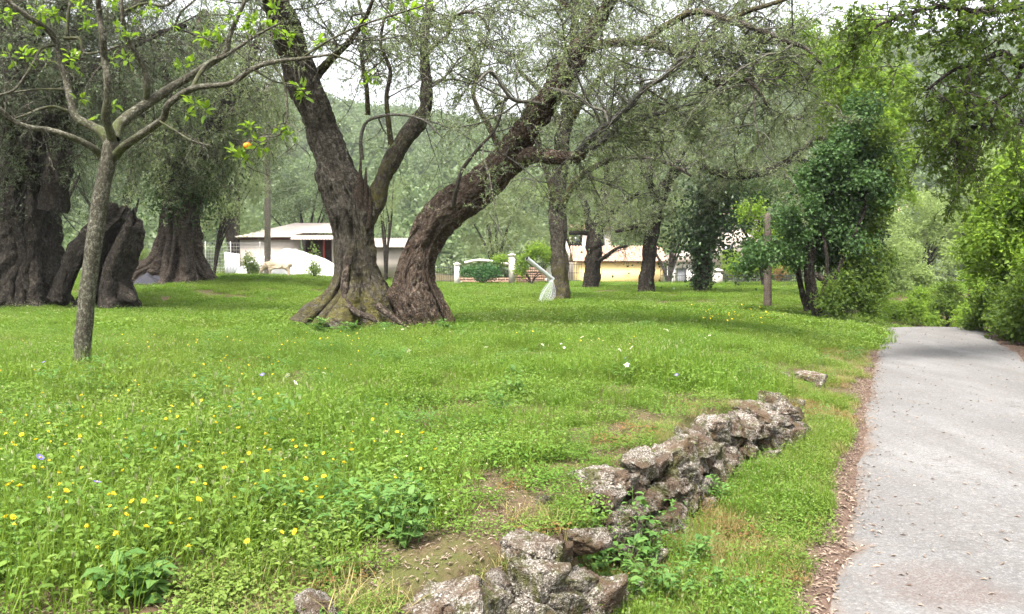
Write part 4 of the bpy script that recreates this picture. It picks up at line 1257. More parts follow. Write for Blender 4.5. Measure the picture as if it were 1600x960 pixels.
def ivy_on(C_, R_, n, u0, u1, L, out=0.25, clump=1.0):
    m_ = MB()
    u = rng.uniform(u0, u1, n) * (len(C_) - 1)
    i_ = np.clip(u.astype(int), 0, len(C_) - 2)
    p = C_[i_] + (C_[i_ + 1] - C_[i_]) * (u - i_)[:, None]
    v = rng.normal(size=(n, 3)); v[:, 2] *= 0.5; v = nrm(v)
    off = R_[i_] + np.abs(rng.normal(0, out, n)) * (0.4 + np.clip(clump * (0.6 + vnoise(p * 1.3 + v * 1.5, 77)), 0, 3))
    leaves(m_, p + v * off[:, None], v * 0.5 + rng.normal(size=(n, 3)) * 0.4 + np.array([0, 0, -0.5]), L * rng.uniform(0.6, 1.2, n), L * 0.8, shape='lance')
    return m_
wpart('ivy', ivy_on(TRUNK_C[0], TRUNK_C[1], 2200, 0.25, 0.95, 0.10, 0.16, 1.3), M['olive_dark'], olive_c, kind='stuff')
wpart('ivy', ivy_on(C_, R_, 11000, 0.27, 0.95, 0.14, 0.55, 1.5), M['ivy_green'], olive_d, kind='stuff')

# --- olives in the middle distance
def mid_olive(label, trunk_rows, limb_rows, nA, mat, twm, lfm, seed, leafL=0.10, lenA=(0.8, 2.4), droop=0.05, up=0.1, t0=0.5, nC=5, nleaf=7, zpy=375):
    p_, r_ = px_limb(trunk_rows)
    tr = thing('olive_tree', label, 'tree', (p_[1][0], p_[1][1], gz(p_[1][0], p_[1][1])))
    m_ = MB()
    C_, R_ = sweep(m_, p_, r_, 60, step=0.07, fiss=0.03, ffreq=7.0, flute=(0.15, 0.08), nfl=4, twist=1.5, namp=0.06, nscl=2.5, seed=seed, lobes=0.3)
    wpart('trunk', m_, mat, tr, True)
    ls = [(C_, R_, 0.6, t0)]
    for k_, rw in enumerate(limb_rows):
        limb(tr, rw, mat, 9, ls, 1.0, 0.15, seed=seed + k_ + 1, namp=0.03, step=0.16)
    tw, lf = crown(ls, nA, lenA, 8, (0.4, 1.3), nC, (0.2, 0.6), nleaf, leafL, 0.26, droop=droop, up=up, rA=0.025, zcut=P(900, zpy, trunk_rows[0][2])[2])
    put_crown(tr, tw, lf, twm, lfm)
    return tr, C_, R_
DT = 28.0
mid_olive('tall grey olive trunk with the leaning metal pipe at its foot', [(875, 474, DT, 36), (876, 462, DT, 30), (875, 440, DT, 27), (874, 400, DT, 25), (872, 350, DT, 25), (873, 300, DT, 25), (878, 250, DT, 23), (884, 200, DT, 20), (890, 150, DT, 20), (896, 80, DT, 15), (900, 0, DT, 10)],
          [[(870, 320, DT - .3, 12), (858, 280, DT - .4, 10), (845, 240, DT - .5, 9), (838, 205, DT - .5, 7), (820, 160, DT - .5, 5)],
           [(880, 318, DT - .3, 11), (895, 290, DT - .5, 10), (915, 270, DT - .8, 9), (940, 255, DT - 1, 9), (965, 247, DT - 1.2, 8), (1000, 246, DT - 1.5, 7), (1045, 256, DT - 2, 6), (1080, 275, DT - 2.3, 4)],
           [(888, 195, DT, 14), (915, 150, DT - .5, 10), (950, 110, DT - 1, 8), (990, 90, DT - 1.5, 6)], [(886, 215, DT, 13), (850, 150, DT + 1, 9), (810, 110, DT + 2, 6)],
           [(889, 170, DT, 12), (880, 120, DT - 2, 9), (930, 60, DT - 3, 6)]], 60, M['bark'], M['twig'], M['olive'], 100, 0.085)
DT = 40.0
mid_olive('forked olive standing in front of the yellow house wall', [(920, 462, DT, 32), (922, 448, DT, 27), (925, 425, DT, 24), (928, 395, DT, 24), (930, 375, DT, 25), (936, 350, DT, 19), (944, 315, DT, 15), (948, 280, DT, 12), (950, 230, DT, 9)],
          [[(926, 372, DT, 15), (920, 350, DT, 13), (916, 325, DT, 11), (905, 300, DT - .5, 9), (898, 270, DT - 1, 6)], [(936, 352, DT, 11), (955, 335, DT - .5, 9), (975, 320, DT - 1, 8), (1000, 300, DT - 1.5, 6)],
           [(936, 408, DT - .3, 7), (950, 398, DT - .6, 6), (965, 388, DT - .9, 5), (980, 385, DT - 1.2, 4)], [(922, 365, DT, 8), (905, 364, DT, 7), (890, 365, DT + .2, 6)], [(947, 300, DT, 9), (975, 265, DT - 1, 7), (1010, 240, DT - 2, 5)]], 50, M['bark_dark'], M['twig'], M['olive'], 120, 0.12, droop=0.06)
DT = 35.0
mid_olive('dark olive with long arching limbs right of the yellow house', [(1008, 470, DT, 32), (1010, 456, DT, 27), (1011, 430, DT, 23), (1014, 400, DT, 21), (1018, 370, DT, 22), (1022, 345, DT, 20), (1030, 315, DT, 19), (1040, 288, DT, 16)],
          [[(1040, 290, DT, 14), (1058, 268, DT - .2, 13), (1081, 256, DT - .5, 12), (1119, 270, DT - .8, 12), (1150, 275, DT - 1, 13), (1187, 271, DT - 1.3, 12), (1222, 258, DT - 1.6, 12), (1242, 244, DT - 1.8, 10), (1270, 223, DT - 2, 10), (1297, 213, DT - 2.3, 8), (1356, 206, DT - 2.8, 5)],
           [(1240, 246, DT - 1.8, 8), (1290, 262, DT - 2.2, 6), (1330, 255, DT - 2.5, 5), (1375, 235, DT - 2.8, 3)], [(1297, 213, DT - 2.3, 7), (1340, 180, DT - 2.6, 6), (1360, 160, DT - 2.8, 5), (1380, 125, DT - 3, 4)],
           [(1024, 312, DT, 11), (1015, 280, DT - .5, 9), (1025, 240, DT - 1, 8), (1060, 200, DT - 1.5, 6), (1100, 180, DT - 2, 5)], [(1018, 352, DT, 9), (1000, 352, DT - .4, 8), (980, 358, DT - .8, 7), (962, 362, DT - 1.1, 5)],
           [(1040, 288, DT, 12), (1075, 225, DT - 1, 9), (1120, 170, DT - 1.5, 8), (1180, 130, DT - 2, 6)], [(1150, 275, DT - 1, 8), (1190, 220, DT - 1, 7), (1230, 190, DT - 1, 5), (1290, 175, DT - 1, 4)], [(1030, 310, DT, 10), (1000, 250, DT + 1, 8), (1010, 180, DT + 1.5, 6)]], 165, M['bark_dark'], M['twig'], M['olive'], 140, 0.11, lenA=(0.8, 2.6), droop=0.05, up=0.15, nC=6, nleaf=8)

# --- the citrus tree in the left foreground
DC = 8.7
citrus = thing('orange_tree', 'young smooth barked orange tree branching wide in the left foreground', 'tree', base_at(128, DC))
mbt = MB()
pts, rad = px_limb([(126, 600, DC, 36), (127, 582, DC, 30), (129, 550, DC, 26), (133, 500, DC, 24), (139, 440, DC, 24), (147, 380, DC, 25), (155, 325, DC, 25), (162, 285, DC, 23), (169, 255, DC, 23), (173, 236, DC, 25), (174, 222, DC, 22)])
sweep(mbt, pts, rad, 28, step=0.03, flute=(0.05, 0.03), nfl=3, twist=1, namp=0.02, nscl=6, seed=200, lobes=0.15)
wpart('trunk', mbt, M['bark_citrus'], citrus, True)
lc = []
CR = [
    [(170, 246, 0, 13), (158, 242, 0, 12), (145, 231, -.1, 11), (122, 219, -.2, 10), (100, 210, -.3, 9), (75, 203, -.3, 9), (50, 200, -.4, 8), (22, 190, -.5, 8), (2, 172, -.6, 7), (-30, 140, -.7, 6), (-60, 90, -.8, 4)],
    [(172, 225, 0, 17), (160, 207, 0, 15), (145, 198, .1, 14), (120, 184, .1, 13), (110, 155, .1, 11), (103, 122, .2, 10), (93, 92, .2, 9), (88, 65, .2, 9), (72, 45, .1, 9), (50, 30, 0, 8), (20, 8, -.1, 7), (-10, -20, -.2, 5)],
    [(176, 226, 0, 15), (172, 205, -.1, 13), (165, 185, -.2, 12), (168, 160, -.3, 11), (168, 125, -.4, 11), (163, 90, -.4, 10), (161, 60, -.5, 10), (156, 25, -.5, 9), (152, -10, -.6, 8), (150, -60, -.6, 5)],
    [(178, 218, 0, 18), (183, 200, .1, 17), (197, 185, .2, 16), (212, 174, .3, 15), (236, 158, .4, 14), (260, 142, .5, 13), (290, 124, .6, 12), (312, 110, .6, 11), (335, 95, .7, 10), (352, 84, .7, 9), (358, 60, .7, 7), (370, 30, .7, 6), (386, -5, .7, 5)],
    [(180, 244, 0, 15), (190, 232, -.1, 13), (215, 214, -.2, 12), (240, 197, -.3, 11), (256, 184, -.4, 10), (262, 165, -.5, 10), (280, 150, -.5, 10), (305, 138, -.6, 9), (335, 134, -.7, 8), (362, 130, -.8, 8), (395, 108, -.9, 7), (425, 98, -1.0, 6), (470, 92, -1.1, 5), (520, 85, -1.2, 3)],
    [(228, 162, .4, 10), (230, 135, .3, 9), (227, 112, .3, 8), (212, 82, .2, 8), (196, 55, .1, 7), (191, 25, 0, 6), (190, -10, 0, 4)],
    [(300, 138, -.5, 7), (312, 115, -.4, 6), (325, 98, -.3, 6), (350, 88, -.2, 6), (375, 72, -.1, 5), (400, 56, 0, 4), (440, 35, .1, 3)],
    [(108, 175, .1, 6), (85, 167, 0, 5), (65, 170, -.1, 5), (45, 178, -.2, 4), (22, 186, -.3, 3)],
    [(88, 70, .2, 5), (66, 75, .1, 5), (54, 95, 0, 5), (40, 118, -.1, 4), (20, 142, -.2, 4), (-5, 150, -.3, 3)],
    [(100, 60, .2, 5), (125, 62, .2, 4), (130, 82, .2, 4), (155, 82, .2, 3), (185, 72, .1, 3)],
    [(104, 55, .2, 6), (106, 30, .2, 5), (110, 0, .2, 4)],
    [(250, 190, -.4, 4), (275, 205, -.5, 3), (300, 220, -.6, 3), (330, 228, -.7, 2)],
    [(196, 18, .1, 5), (225, 6, .1, 4), (262, 8, .1, 4), (275, -2, .1, 3)],
    [(100, 140, .1, 4), (60, 140, 0, 3), (0, 148, -.2, 3)],
    [(425, 98, -1.0, 5), (440, 120, -1.0, 4), (448, 155, -1.0, 4), (447, 190, -1.0, 3), (435, 212, -1.0, 3), (412, 214, -1.0, 3), (392, 220, -1.0, 2)],
    [(470, 92, -1.1, 4), (520, 60, -1.2, 3), (570, 38, -1.3, 3), (620, 22, -1.4, 3), (665, 8, -1.5, 2)],
    [(520, 85, -1.2, 3), (555, 100, -1.2, 3), (585, 120, -1.2, 2)],
    [(395, 108, -.9, 4), (430, 128, -.9, 3), (465, 135, -.9, 3), (480, 150, -.9, 2)],
]
for k_, rw in enumerate(CR):
    limb(citrus, [(a, b, DC + c, w) for a, b, c, w in rw], M['bark_citrus'], 10 if rw[0][3] > 8 else 6, lc, 1.0, 0.3, seed=210 + k_, namp=0.012, step=0.04)
tw, lf0 = crown(lc, 70, (0.2, 0.6), 3, (0.10, 0.3), 1, (0.06, 0.16), 0, 0.09, 0.4, droop=0.06, up=0.2, rA=0.006)
lf = MB()
# leaf whorls where the photograph shows them
for (px, py, dd, sp, n_) in ((15, 90, 0, 22, 12), (40, 88, -.2, 22, 14), (75, 92, .2, 22, 12), (112, 90, 0, 20, 12), (10, 25, -.2, 25, 12), (60, 20, 0, 25, 14), (82, 25, 0, 22, 14), (125, 15, .1, 22, 14), (50, 48, 0, 14, 8), (118, 112, .1, 12, 6), (135, 42, .2, 18, 12), (185, 45, -.2, 18, 8),
                             (205, 58, 0, 14, 8), (175, 95, -.3, 14, 8), (198, 95, 0, 18, 12), (235, 18, .1, 18, 12), (215, 25, .1, 14, 8), (178, 165, -.2, 14, 8), (128, 155, .1, 14, 7), (150, 182, .1, 8, 3), (320, 60, .4, 22, 14), (340, 50, .4, 18, 12), (365, 25, .6, 20, 14), (395, 35, .4, 22, 18), (425, 45, .2, 22, 18), (385, 50, .5, 16, 10),
                             (285, 105, .3, 16, 10), (300, 98, .3, 14, 8), (305, 165, -.6, 20, 14), (320, 172, -.6, 14, 8), (295, 180, -.6, 10, 5), (390, 200, -1, 16, 10), (365, 240, -1, 14, 9), (380, 248, -1, 14, 9), (405, 228, -1, 16, 10), (440, 208, -1, 14, 9), (455, 212, -1, 12, 7), (470, 140, -.9, 14, 9), (475, 152, -.9, 10, 5),
                             (580, 122, -1.2, 12, 9), (575, 128, -1.2, 9, 5), (610, 28, -1.3, 18, 10), (640, 15, -1.4, 18, 10), (660, 6, -1.4, 16, 9), (560, 40, -1.2, 14, 8), (495, 70, -1.1, 14, 8), (450, 60, 0, 18, 10), (430, 15, .3, 18, 12), (170, 5, -.4, 20, 12), (270, 40, .3, 10, 4), (345, 5, .5, 18, 10)):
    c = P(px, py, DC + dd)
    v = nrm(rng.normal(size=(n_, 3)) + np.array([0, 0, 0.35]))
    n_ = int(n_ * 1.6); v = nrm(rng.normal(size=(n_, 3)) + np.array([0, 0, 0.35]))
    L_ = rng.uniform(0.055, 0.105, n_)
    leaves(lf, c + v * rng.uniform(0.0, 1.0, n_)[:, None] ** 0.7 * sp * 0.55 * DC / FPX, v + rng.normal(size=(n_, 3)) * 0.5, L_, L_ * 0.47, shape='oval', upbias=0.55, fold=0.12)
    near = np.concatenate([l[0] for l in lc])
    q = near[np.argmin(((near - c) ** 2).sum(1))]
    st = np.stack([q, (q + c) / 2 + rng.normal(size=3) * 0.02, c])[None]
    tubes(tw, st, 0.004, 0.0022, 4)
wpart('branches', tw, M['bark_citrus'], citrus, kind='stuff')
wpart('crown', lf, M['citrus'], citrus, kind='stuff')
bm = bmesh.new()
bmesh.ops.create_uvsphere(bm, u_segments=20, v_segments=14, radius=0.036)
me = bpy.data.meshes.new('fruit')
for v in bm.verts:
    v.co.z *= 0.94
    if v.co.z > 0.034: v.co.z -= 0.004
bm.to_mesh(me); bm.free()
me.materials.append(M['orange'])
me.polygons.foreach_set('use_smooth', np.ones(len(me.polygons), bool))
fr = obj('fruit', me, citrus, loc=P(386, 228, DC - 1.0) - np.array(citrus.location))
fr['label'] = 'single ripe orange hanging from the tree'

# --- ivy wrapped tree near the yellow house
DV = 36.0
tr = thing('ivy_tree', 'short trunk smothered in dark ivy just right of the yellow house', 'tree', base_at(1097, DV))
m_ = MB()
p_, r_ = px_limb([(1095, 466, DV, 26), (1096, 450, DV, 22), (1098, 420, DV, 20), (1097, 395, DV, 20), (1102, 365, DV, 18), (1110, 335, DV, 18), (1120, 305, DV, 14), (1126, 280, DV, 8)])
C_, R_ = sweep(m_, p_, r_, 24, step=0.1, flute=(.15, .1), nfl=4, namp=.05, seed=300, lobes=.3)
wpart('trunk', m_, M['bark_dark'], tr, True)
mi = ivy_on(C_, R_, 6500, 0.42, 1.0, 0.16, 0.75, 1.6)
m2 = ivy_on(C_, R_, 1500, 0.10, 0.5, 0.13, 0.12, 1.0)
mi.add(np.concatenate(m2.V), T=np.concatenate(m2.T), rnd=np.concatenate(m2.R))
wpart('ivy', mi, M['ivy'], tr, kind='stuff')

# --- generic leafy masses
def cloud(mb, centres, radii, n, L, W, shape='lance', seed=0, shellk=0.55, down=0.0, upb=0.3, squash=0.8):
    """Leaves in sprays spread through lumpy balls, thinner in the middle."""
    centres = np.asarray(centres, float); radii = np.asarray(radii, float)
    pr = radii ** 2; pr = pr / pr.sum()
    ns = max(1, n // 9)
    k_ = rng.choice(len(centres), ns, p=pr)
    v = nrm(rng.normal(size=(ns, 3)))
    rr = radii[k_] * (shellk + (1 - shellk) * rng.random(ns)) * (1 + 0.35 * vnoise(v * 2.2 + centres[k_], seed))
    rr *= np.where(rng.random(ns) < 0.25, rng.random(ns), 1.0)
    c = centres[k_] + v * rr[:, None] * np.array([1, 1, squash])
    c9 = np.repeat(c, 9, 0)
    sp = L * 1.1
    p = c9 + rng.normal(size=c9.shape) * sp
    d = np.repeat(v, 9, 0) * 0.6 + rng.normal(size=c9.shape) * 0.6 + np.array([0, 0, -down])
    l_ = L * rng.uniform(0.65, 1.25, len(p))
    rn = np.clip(np.repeat(rng.random(ns), 9) * 0.6 + rng.random(len(p)) * 0.4, 0, 1)
    leaves(mb, p, d, l_, l_ * W, rn, shape=shape, upbias=upb)

def leafy(name, label, cat, base, stems, centres, radii, n, L, W, lfm, barkm, shape='lance', group=None, seed=0, down=0.0, upb=0.35, shellk=0.5, squash=0.8, wig=0.12):
    """A tree or shrub: stems as tubes from the base to the leafy lumps."""
    tr = thing(name, label, cat, base, group=group)
    m_ = MB()
    base = np.asarray(base, float)
    for (x, y, r) in stems:
        b = base + np.array([x, y, -0.05])
        for c in random.sample(list(map(tuple, centres)), min(6, len(centres))):
            c = np.array(c)
            mid = b * 0.5 + c * 0.5 + np.array([0, 0, 0.15 * (c[2] - b[2])]) + rng.normal(size=3) * wig
            pts_ = np.stack([b, b * 0.75 + mid * 0.25 + np.array([0, 0, 0.2 * (mid[2] - b[2])]), mid, c])
            sweep(m_, pts_, [r, r * 0.85, r * 0.55, r * 0.15], 7, n=12, namp=r * 0.3, nscl=4, seed=seed)
    wpart('stem' if cat in ('shrub', 'bush', 'hedge') else 'trunk', m_, barkm, tr, True)
    lm = MB()
    cloud(lm, centres, radii, n, L, W, shape, seed, shellk, down, upb, squash)
    wpart('foliage' if cat in ('shrub', 'bush', 'hedge') else 'crown', lm, lfm, tr, kind='stuff')
    return tr

def lumps(boxes):
    """(px, py, Y, radius px) -> centres, radii."""
    C_, R_ = [], []
    for a, b, c, r in boxes:
        w = r * c / FPX
        C_.append(P(a, b, c)); R_.append(w * 0.62)
        for q in range(4):
            v = nrm(rng.normal(size=3))
            C_.append(P(a, b, c) + v * w * rng.uniform(0.4, 0.85)); R_.append(w * rng.uniform(0.25, 0.5))
    return C_, R_

# --- vine covered thicket beside the bend
DK = 23.5
c, r = lumps([(1290, 290, DK, 55), (1330, 310, DK, 50), (1265, 340, DK, 50), (1310, 360, DK, 55), (1345, 260, DK, 45), (1235, 345, DK - .5, 40), (1345, 380, DK, 40), (1225, 390, DK - .5, 38), (1185, 400, DK - .8, 28), (1165, 412, DK - 1, 18), (1290, 400, DK + .5, 45), (1350, 430, DK, 35), (1330, 450, DK + .4, 30), (1340, 225, DK, 34), (1245, 305, DK, 30), (1350, 185, DK, 40), (1318, 232, DK, 42), (1372, 240, DK, 34), (1295, 255, DK, 36), (1365, 290, DK, 30)])
thick = thing('vine_thicket', 'dark clump of stems hung with broad vine leaves beside the lane bend', 'thicket', base_at(1280, DK))
m_ = MB()
for rw in ([(1282, 492, DK, 24), (1270, 462, DK, 17), (1264, 420, DK, 15), (1268, 380, DK, 15), (1280, 330, DK, 13), (1310, 270, DK, 9), (1340, 220, DK, 5)], [(1262, 485, DK + .2, 10), (1252, 450, DK + .2, 9), (1245, 400, DK, 8), (1240, 340, DK, 5)], [(1290, 490, DK - .2, 10), (1300, 455, DK - .3, 9), (1312, 420, DK - .3, 8), (1328, 380, DK - .4, 7), (1350, 330, DK - .4, 5), (1352, 300, DK - .4, 4)],
           [(1310, 488, DK + .3, 12), (1318, 450, DK + .3, 10), (1325, 400, DK + .2, 8), (1330, 340, DK, 5)], [(1276, 488, DK - .3, 8), (1288, 450, DK - .3, 7), (1292, 400, DK - .3, 6), (1280, 350, DK - .2, 4)], [(1300, 490, DK, 7), (1296, 450, DK, 6), (1310, 415, DK, 5), (1335, 390, DK, 4)]):
    p_, r_ = px_limb(rw)
    sweep(m_, p_, r_, 12, step=0.1, namp=0.03, nscl=3, seed=int(rw[0][0]), flute=(.1, .1), nfl=3)
wpart('stem', m_, M['bark_dark'], thick, True)
lm = MB(); cloud(lm, c, r, 29000, 0.115, 0.75, 'lance', 5, 0.4, 0.4, 0.4)
wpart('foliage', lm, M['vine'], thick, kind='stuff')
lm = MB(); cc, r2 = lumps([(1345, 200, DK + .6, 40), (1320, 250, DK + .6, 50), (1285, 320, DK + .6, 50), (1345, 300, DK + .5, 45), (1270, 380, DK + .3, 30), (1325, 350, DK + .6, 50)])
cloud(lm, cc, r2, 12000, 0.11, 0.8, 'lance', 6, 0.2, 0.3, 0.3)
wpart('ivy', lm, M['ivy'], thick, kind='stuff')
lm = MB(); cc, r2 = lumps([(1345, 465, DK - .2, 32), (1320, 475, DK - .6, 26), (1360, 480, DK - .6, 22), (1300, 478, DK - .9, 18), (1350, 420, DK - .2, 26), (1360, 350, DK, 24), (1345, 395, DK - .3, 26), (1325, 435, DK - .5, 28), (1305, 462, DK - .7, 24), (1362, 450, DK - .4, 24), (1375, 410, DK, 26), (1372, 330, DK, 30), (1385, 265, DK, 30), (1365, 215, DK - .3, 34)])
cloud(lm, cc, r2, 17000, 0.10, 0.6, 'lance', 7, 0.3, 0.1, 0.4)
wpart('undergrowth', lm, M['oak'], thick, kind='stuff')

# --- trees round the bend
def tree_at(label, boxes, stems_px, n, L, W, lfm, barkm, seed, name='tree', cat='tree', down=0.1, shellk=0.5, group=None, squash=0.85):
    c, r = lumps(boxes)
    b = base_at(*stems_px[0][:2])
    return leafy(name, label, cat, b, [((s_[0] - stems_px[0][0]) / FPX * s_[1], s_[1] - stems_px[0][1], s_[2]) for s_ in stems_px], c, r, n, L, W, lfm, barkm, seed=seed, down=down, shellk=shellk, group=group, squash=squash)

tree_at('bright green broadleaf tree whose sprays hang over the bend behind the thicket', [(1345, 130, 27, 70), (1385, 200, 27, 55), (1310, 180, 28, 60), (1360, 250, 27, 50), (1400, 260, 26.5, 38), (1290, 110, 28, 60), (1240, 110, 29, 55), (1390, 130, 26.5, 45), (1330, 60, 28, 60), (1260, 60, 29, 50), (1415, 300, 26.5, 22), (1180, 330, 29, 24), (1195, 365, 29, 20), (1380, 310, 27, 30)],
        [(1325, 28, 0.16)], 26000, 0.13, 0.6, M['bright'], M['bark_dark'], 11, down=0.25, shellk=0.35)
# right hand bank: shrubs and saplings
for k_, (lab, bx, st, n, L, mt) in enumerate((
        ('tall yellow green sapling mass at the right edge beside the lane', [(1590, 330, 19, 70), (1560, 370, 19, 55), (1620, 400, 18, 80), (1560, 300, 20, 45), (1640, 280, 18, 80), (1540, 410, 20, 36), (1600, 250, 19, 45), (1540, 340, 20, 32), (1520, 385, 20.5, 26)], [(1600, 19, 0.06), (1640, 19, 0.07)], 24000, 0.12, 'bright'),
        ('dark leafy shrub filling the low bank at the right edge', [(1590, 470, 18, 48), (1570, 505, 17.5, 32), (1620, 490, 16.5, 55), (1550, 480, 19.5, 30), (1660, 460, 16, 80), (1530, 505, 20, 18), (1600, 430, 18.5, 40)], [(1600, 18, 0.05), (1640, 17, 0.05)], 20000, 0.10, 'oak'))):
    c, r = lumps(bx)
    leafy('shrub', lab, 'shrub', base_at(*st[0][:2]), [((s_[0] - st[0][0]) / FPX * s_[1], s_[1] - st[0][1], s_[2]) for s_ in st], c, r, n, L, 0.62, M[mt], M['bark_dark'], seed=20 + k_, down=0.2, shellk=0.45)

# --- oak whose boughs hang in from the right
DO = 13.0
ob = np.array([11.9, 14.5, gz(11.9, 14.5)])
oak = thing('oak_tree', 'oak just outside the right edge with dark boughs hanging over the lane', 'tree', ob)
m_ = MB()
sweep(m_, [ob - np.array([0, 0, .2]), ob + np.array([-.1, 0, 1.6]), ob + np.array([-.4, -.2, 3.4]), ob + np.array([-.5, -.4, 5.0]), ob + np.array([-.8, -.4, 7.5])], [0.34, 0.27, 0.24, 0.2, 0.1], 24, step=0.1, flute=(.12, .06), nfl=5, namp=.04, seed=400, lobes=.4)
wpart('trunk', m_, M['bark_dark'], oak, True)
lo = []
for k_, rw in enumerate(([(1790, 150, 14.2, 30), (1700, 120, 13.8, 20), (1640, 112, 13.5, 14), (1600, 108, 13.3, 11), (1565, 82, 13.1, 9), (1530, 98, 12.9, 7), (1490, 110, 12.7, 6), (1450, 140, 12.5, 4)],
                         [(1780, 60, 14.2, 30), (1680, 20, 13.5, 20), (1600, 10, 13, 14), (1530, 20, 12.6, 10), (1470, 10, 12.2, 8), (1410, 25, 12, 6), (1370, 40, 11.8, 4)],
                         [(1790, 100, 14.2, 26), (1690, 160, 13.8, 16), (1610, 190, 13.6, 10), (1560, 185, 13.4, 7), (1520, 200, 13.2, 5), (1490, 235, 13, 3)],
                         [(1775, 20, 14.2, 26), (1660, -40, 13.4, 18), (1560, -40, 12.6, 12), (1480, -40, 12, 9), (1400, -20, 11.6, 6)],
                         [(1600, 100, 13.3, 9), (1580, 140, 13.2, 7), (1550, 160, 13.1, 6), (1500, 165, 13, 4), (1450, 190, 12.9, 3)])):
    limb(oak, rw, M['bark_dark'], 10, lo, 1.0, 0.32, seed=410 + k_, namp=0.02, step=0.1)
tw, lf = crown(lo, 78, (0.6, 1.5), 7, (0.25, 0.8), 4, (0.12, 0.35), 8, 0.075, 0.62, droop=0.12, up=0.0, rA=0.016)
put_crown(oak, tw, lf, M['twig_dark'], M['oak'])

# ------------------------------------------------------------------ buildings
def X_(px, Y): return (px - 800) / FPX * Y
def Z_(py, Y): return float(P(800, py, Y)[2])

# white block shed with a pale sheet roof, left
Y0 = 50.0
g0 = gz(X_(470, Y0), Y0) - 0.2
shed = thing('shed', 'white block shed with pale sheet roof and dark red porch behind the sheep', 'building', (X_(470, Y0), Y0, g0))
xl, xp, xr, xe = X_(375, Y0), X_(469, Y0), X_(519, Y0), X_(640, Y0)
zt = Z_(371, Y0)
bbox('wall', M['white_wall'], shed, xl, xp, Y0, Y0 + 0.22, g0, zt)
bbox('wall', M['white_wall'], shed, xr, X_(526, Y0), Y0, Y0 + 0.22, g0, zt - 0.1)
bbox('wall', M['white_wall'], shed, X_(526, Y0) + 0.003, xe, Y0 + 0.1, Y0 + 0.32, g0, Z_(386, Y0))
bbox('wall', M['white_wall'], shed, xl, xl + 0.22, Y0 + 0.223, Y0 + 6, g0, zt)
bbox('wall', M['dark_room'], shed, xp - 0.2, xr + 0.2, Y0 + 2.2, Y0 + 2.35, g0, zt)  # back of the porch, the opening's shade put into its dark colour
bbox('post', M['red_paint'], shed, X_(505, Y0), X_(507.5, Y0), Y0 + 0.05, Y0 + 0.15, g0, zt - 0.05)
for q in range(7):
    z_ = g0 + 0.95 + q * 0.12
    bbox('rail', M['iron'], shed, X_(490, Y0), xr - 0.02, Y0 + 0.30, Y0 + 0.33, z_, z_ + 0.025)
for px in (493, 499, 513):
    bbox('rail', M['iron'], shed, X_(px, Y0), X_(px, Y0) + 0.03, Y0 + 0.335, Y0 + 0.36, g0, g0 + 1.75)
def sheet(parent, name, x0, x1, ya, za, yb, zb, mat, pitch=0.18, amp=0.025, skew=0.0):
    """A corrugated roof sheet from the eave (ya, za) to the ridge (yb, zb)."""
    n_ = int((x1 - x0) / pitch * 6)
    u = np.linspace(0, 1, n_)
    w = amp * np.sin(u * (x1 - x0) / pitch * 2 * math.pi)
    x = x0 + u * (x1 - x0)
    V = []
    for (yy, zz, sk) in ((ya, za, 0), ((ya + yb) / 2, (za + zb) / 2, skew / 2), (yb, zb, skew)):
        for dz in (0.0, -0.03):
            V.append(np.stack([x + sk, np.full(n_, yy), zz + w + dz], 1))
    V = np.concatenate(V)
    Q = []
    i_ = np.arange(n_ - 1)
    def strip(a, b): Q.append(np.stack([a * n_ + i_, a * n_ + i_ + 1, b * n_ + i_ + 1, b * n_ + i_], -1))
    strip(0, 2); strip(2, 4); strip(3, 1); strip(5, 3); strip(1, 0); strip(4, 5)
    Q = np.concatenate(Q)
    ends = np.array([[k_ * n_ + e for k_ in (0, 1, 3, 2)] for e in (0, n_ - 1)] + [[k_ * n_ + e for k_ in (2, 3, 5, 4)] for e in (0, n_ - 1)])
    m_ = MB(); m_.add(V, Q=np.concatenate([Q, ends]))
    return wpart(name, m_, mat, parent)
ZR = Z_(349, Y0 + 4.0)
sheet(shed, 'roof', X_(371, Y0), X_(463, Y0), Y0 - 0.35, zt + 0.02, Y0 + 4.0, ZR, M['zinc'], skew=2.6)
sheet(shed, 'roof', X_(463, Y0) + 0.01, X_(532, Y0), Y0 - 0.3, Z_(364, Y0), Y0 + 4.0, ZR, M['zinc'], skew=1.2)
sheet(shed, 'porch_roof', X_(461, Y0), X_(526, Y0), Y0 - 1.0, Z_(374, Y0 - 1), Y0 - 0.05, Z_(366, Y0), M['zinc'])
sheet(shed, 'roof', X_(527, Y0), X_(644, Y0), Y0 - 0.3, Z_(386, Y0 - .3), Y0 + 3.5, Z_(372, Y0 + 3.5), M['zinc'])
bbox('fascia', M['dark_room'], shed, X_(373, Y0), X_(462, Y0), Y0 - 0.20, Y0 - 0.16, zt - 0.16, zt - 0.04)

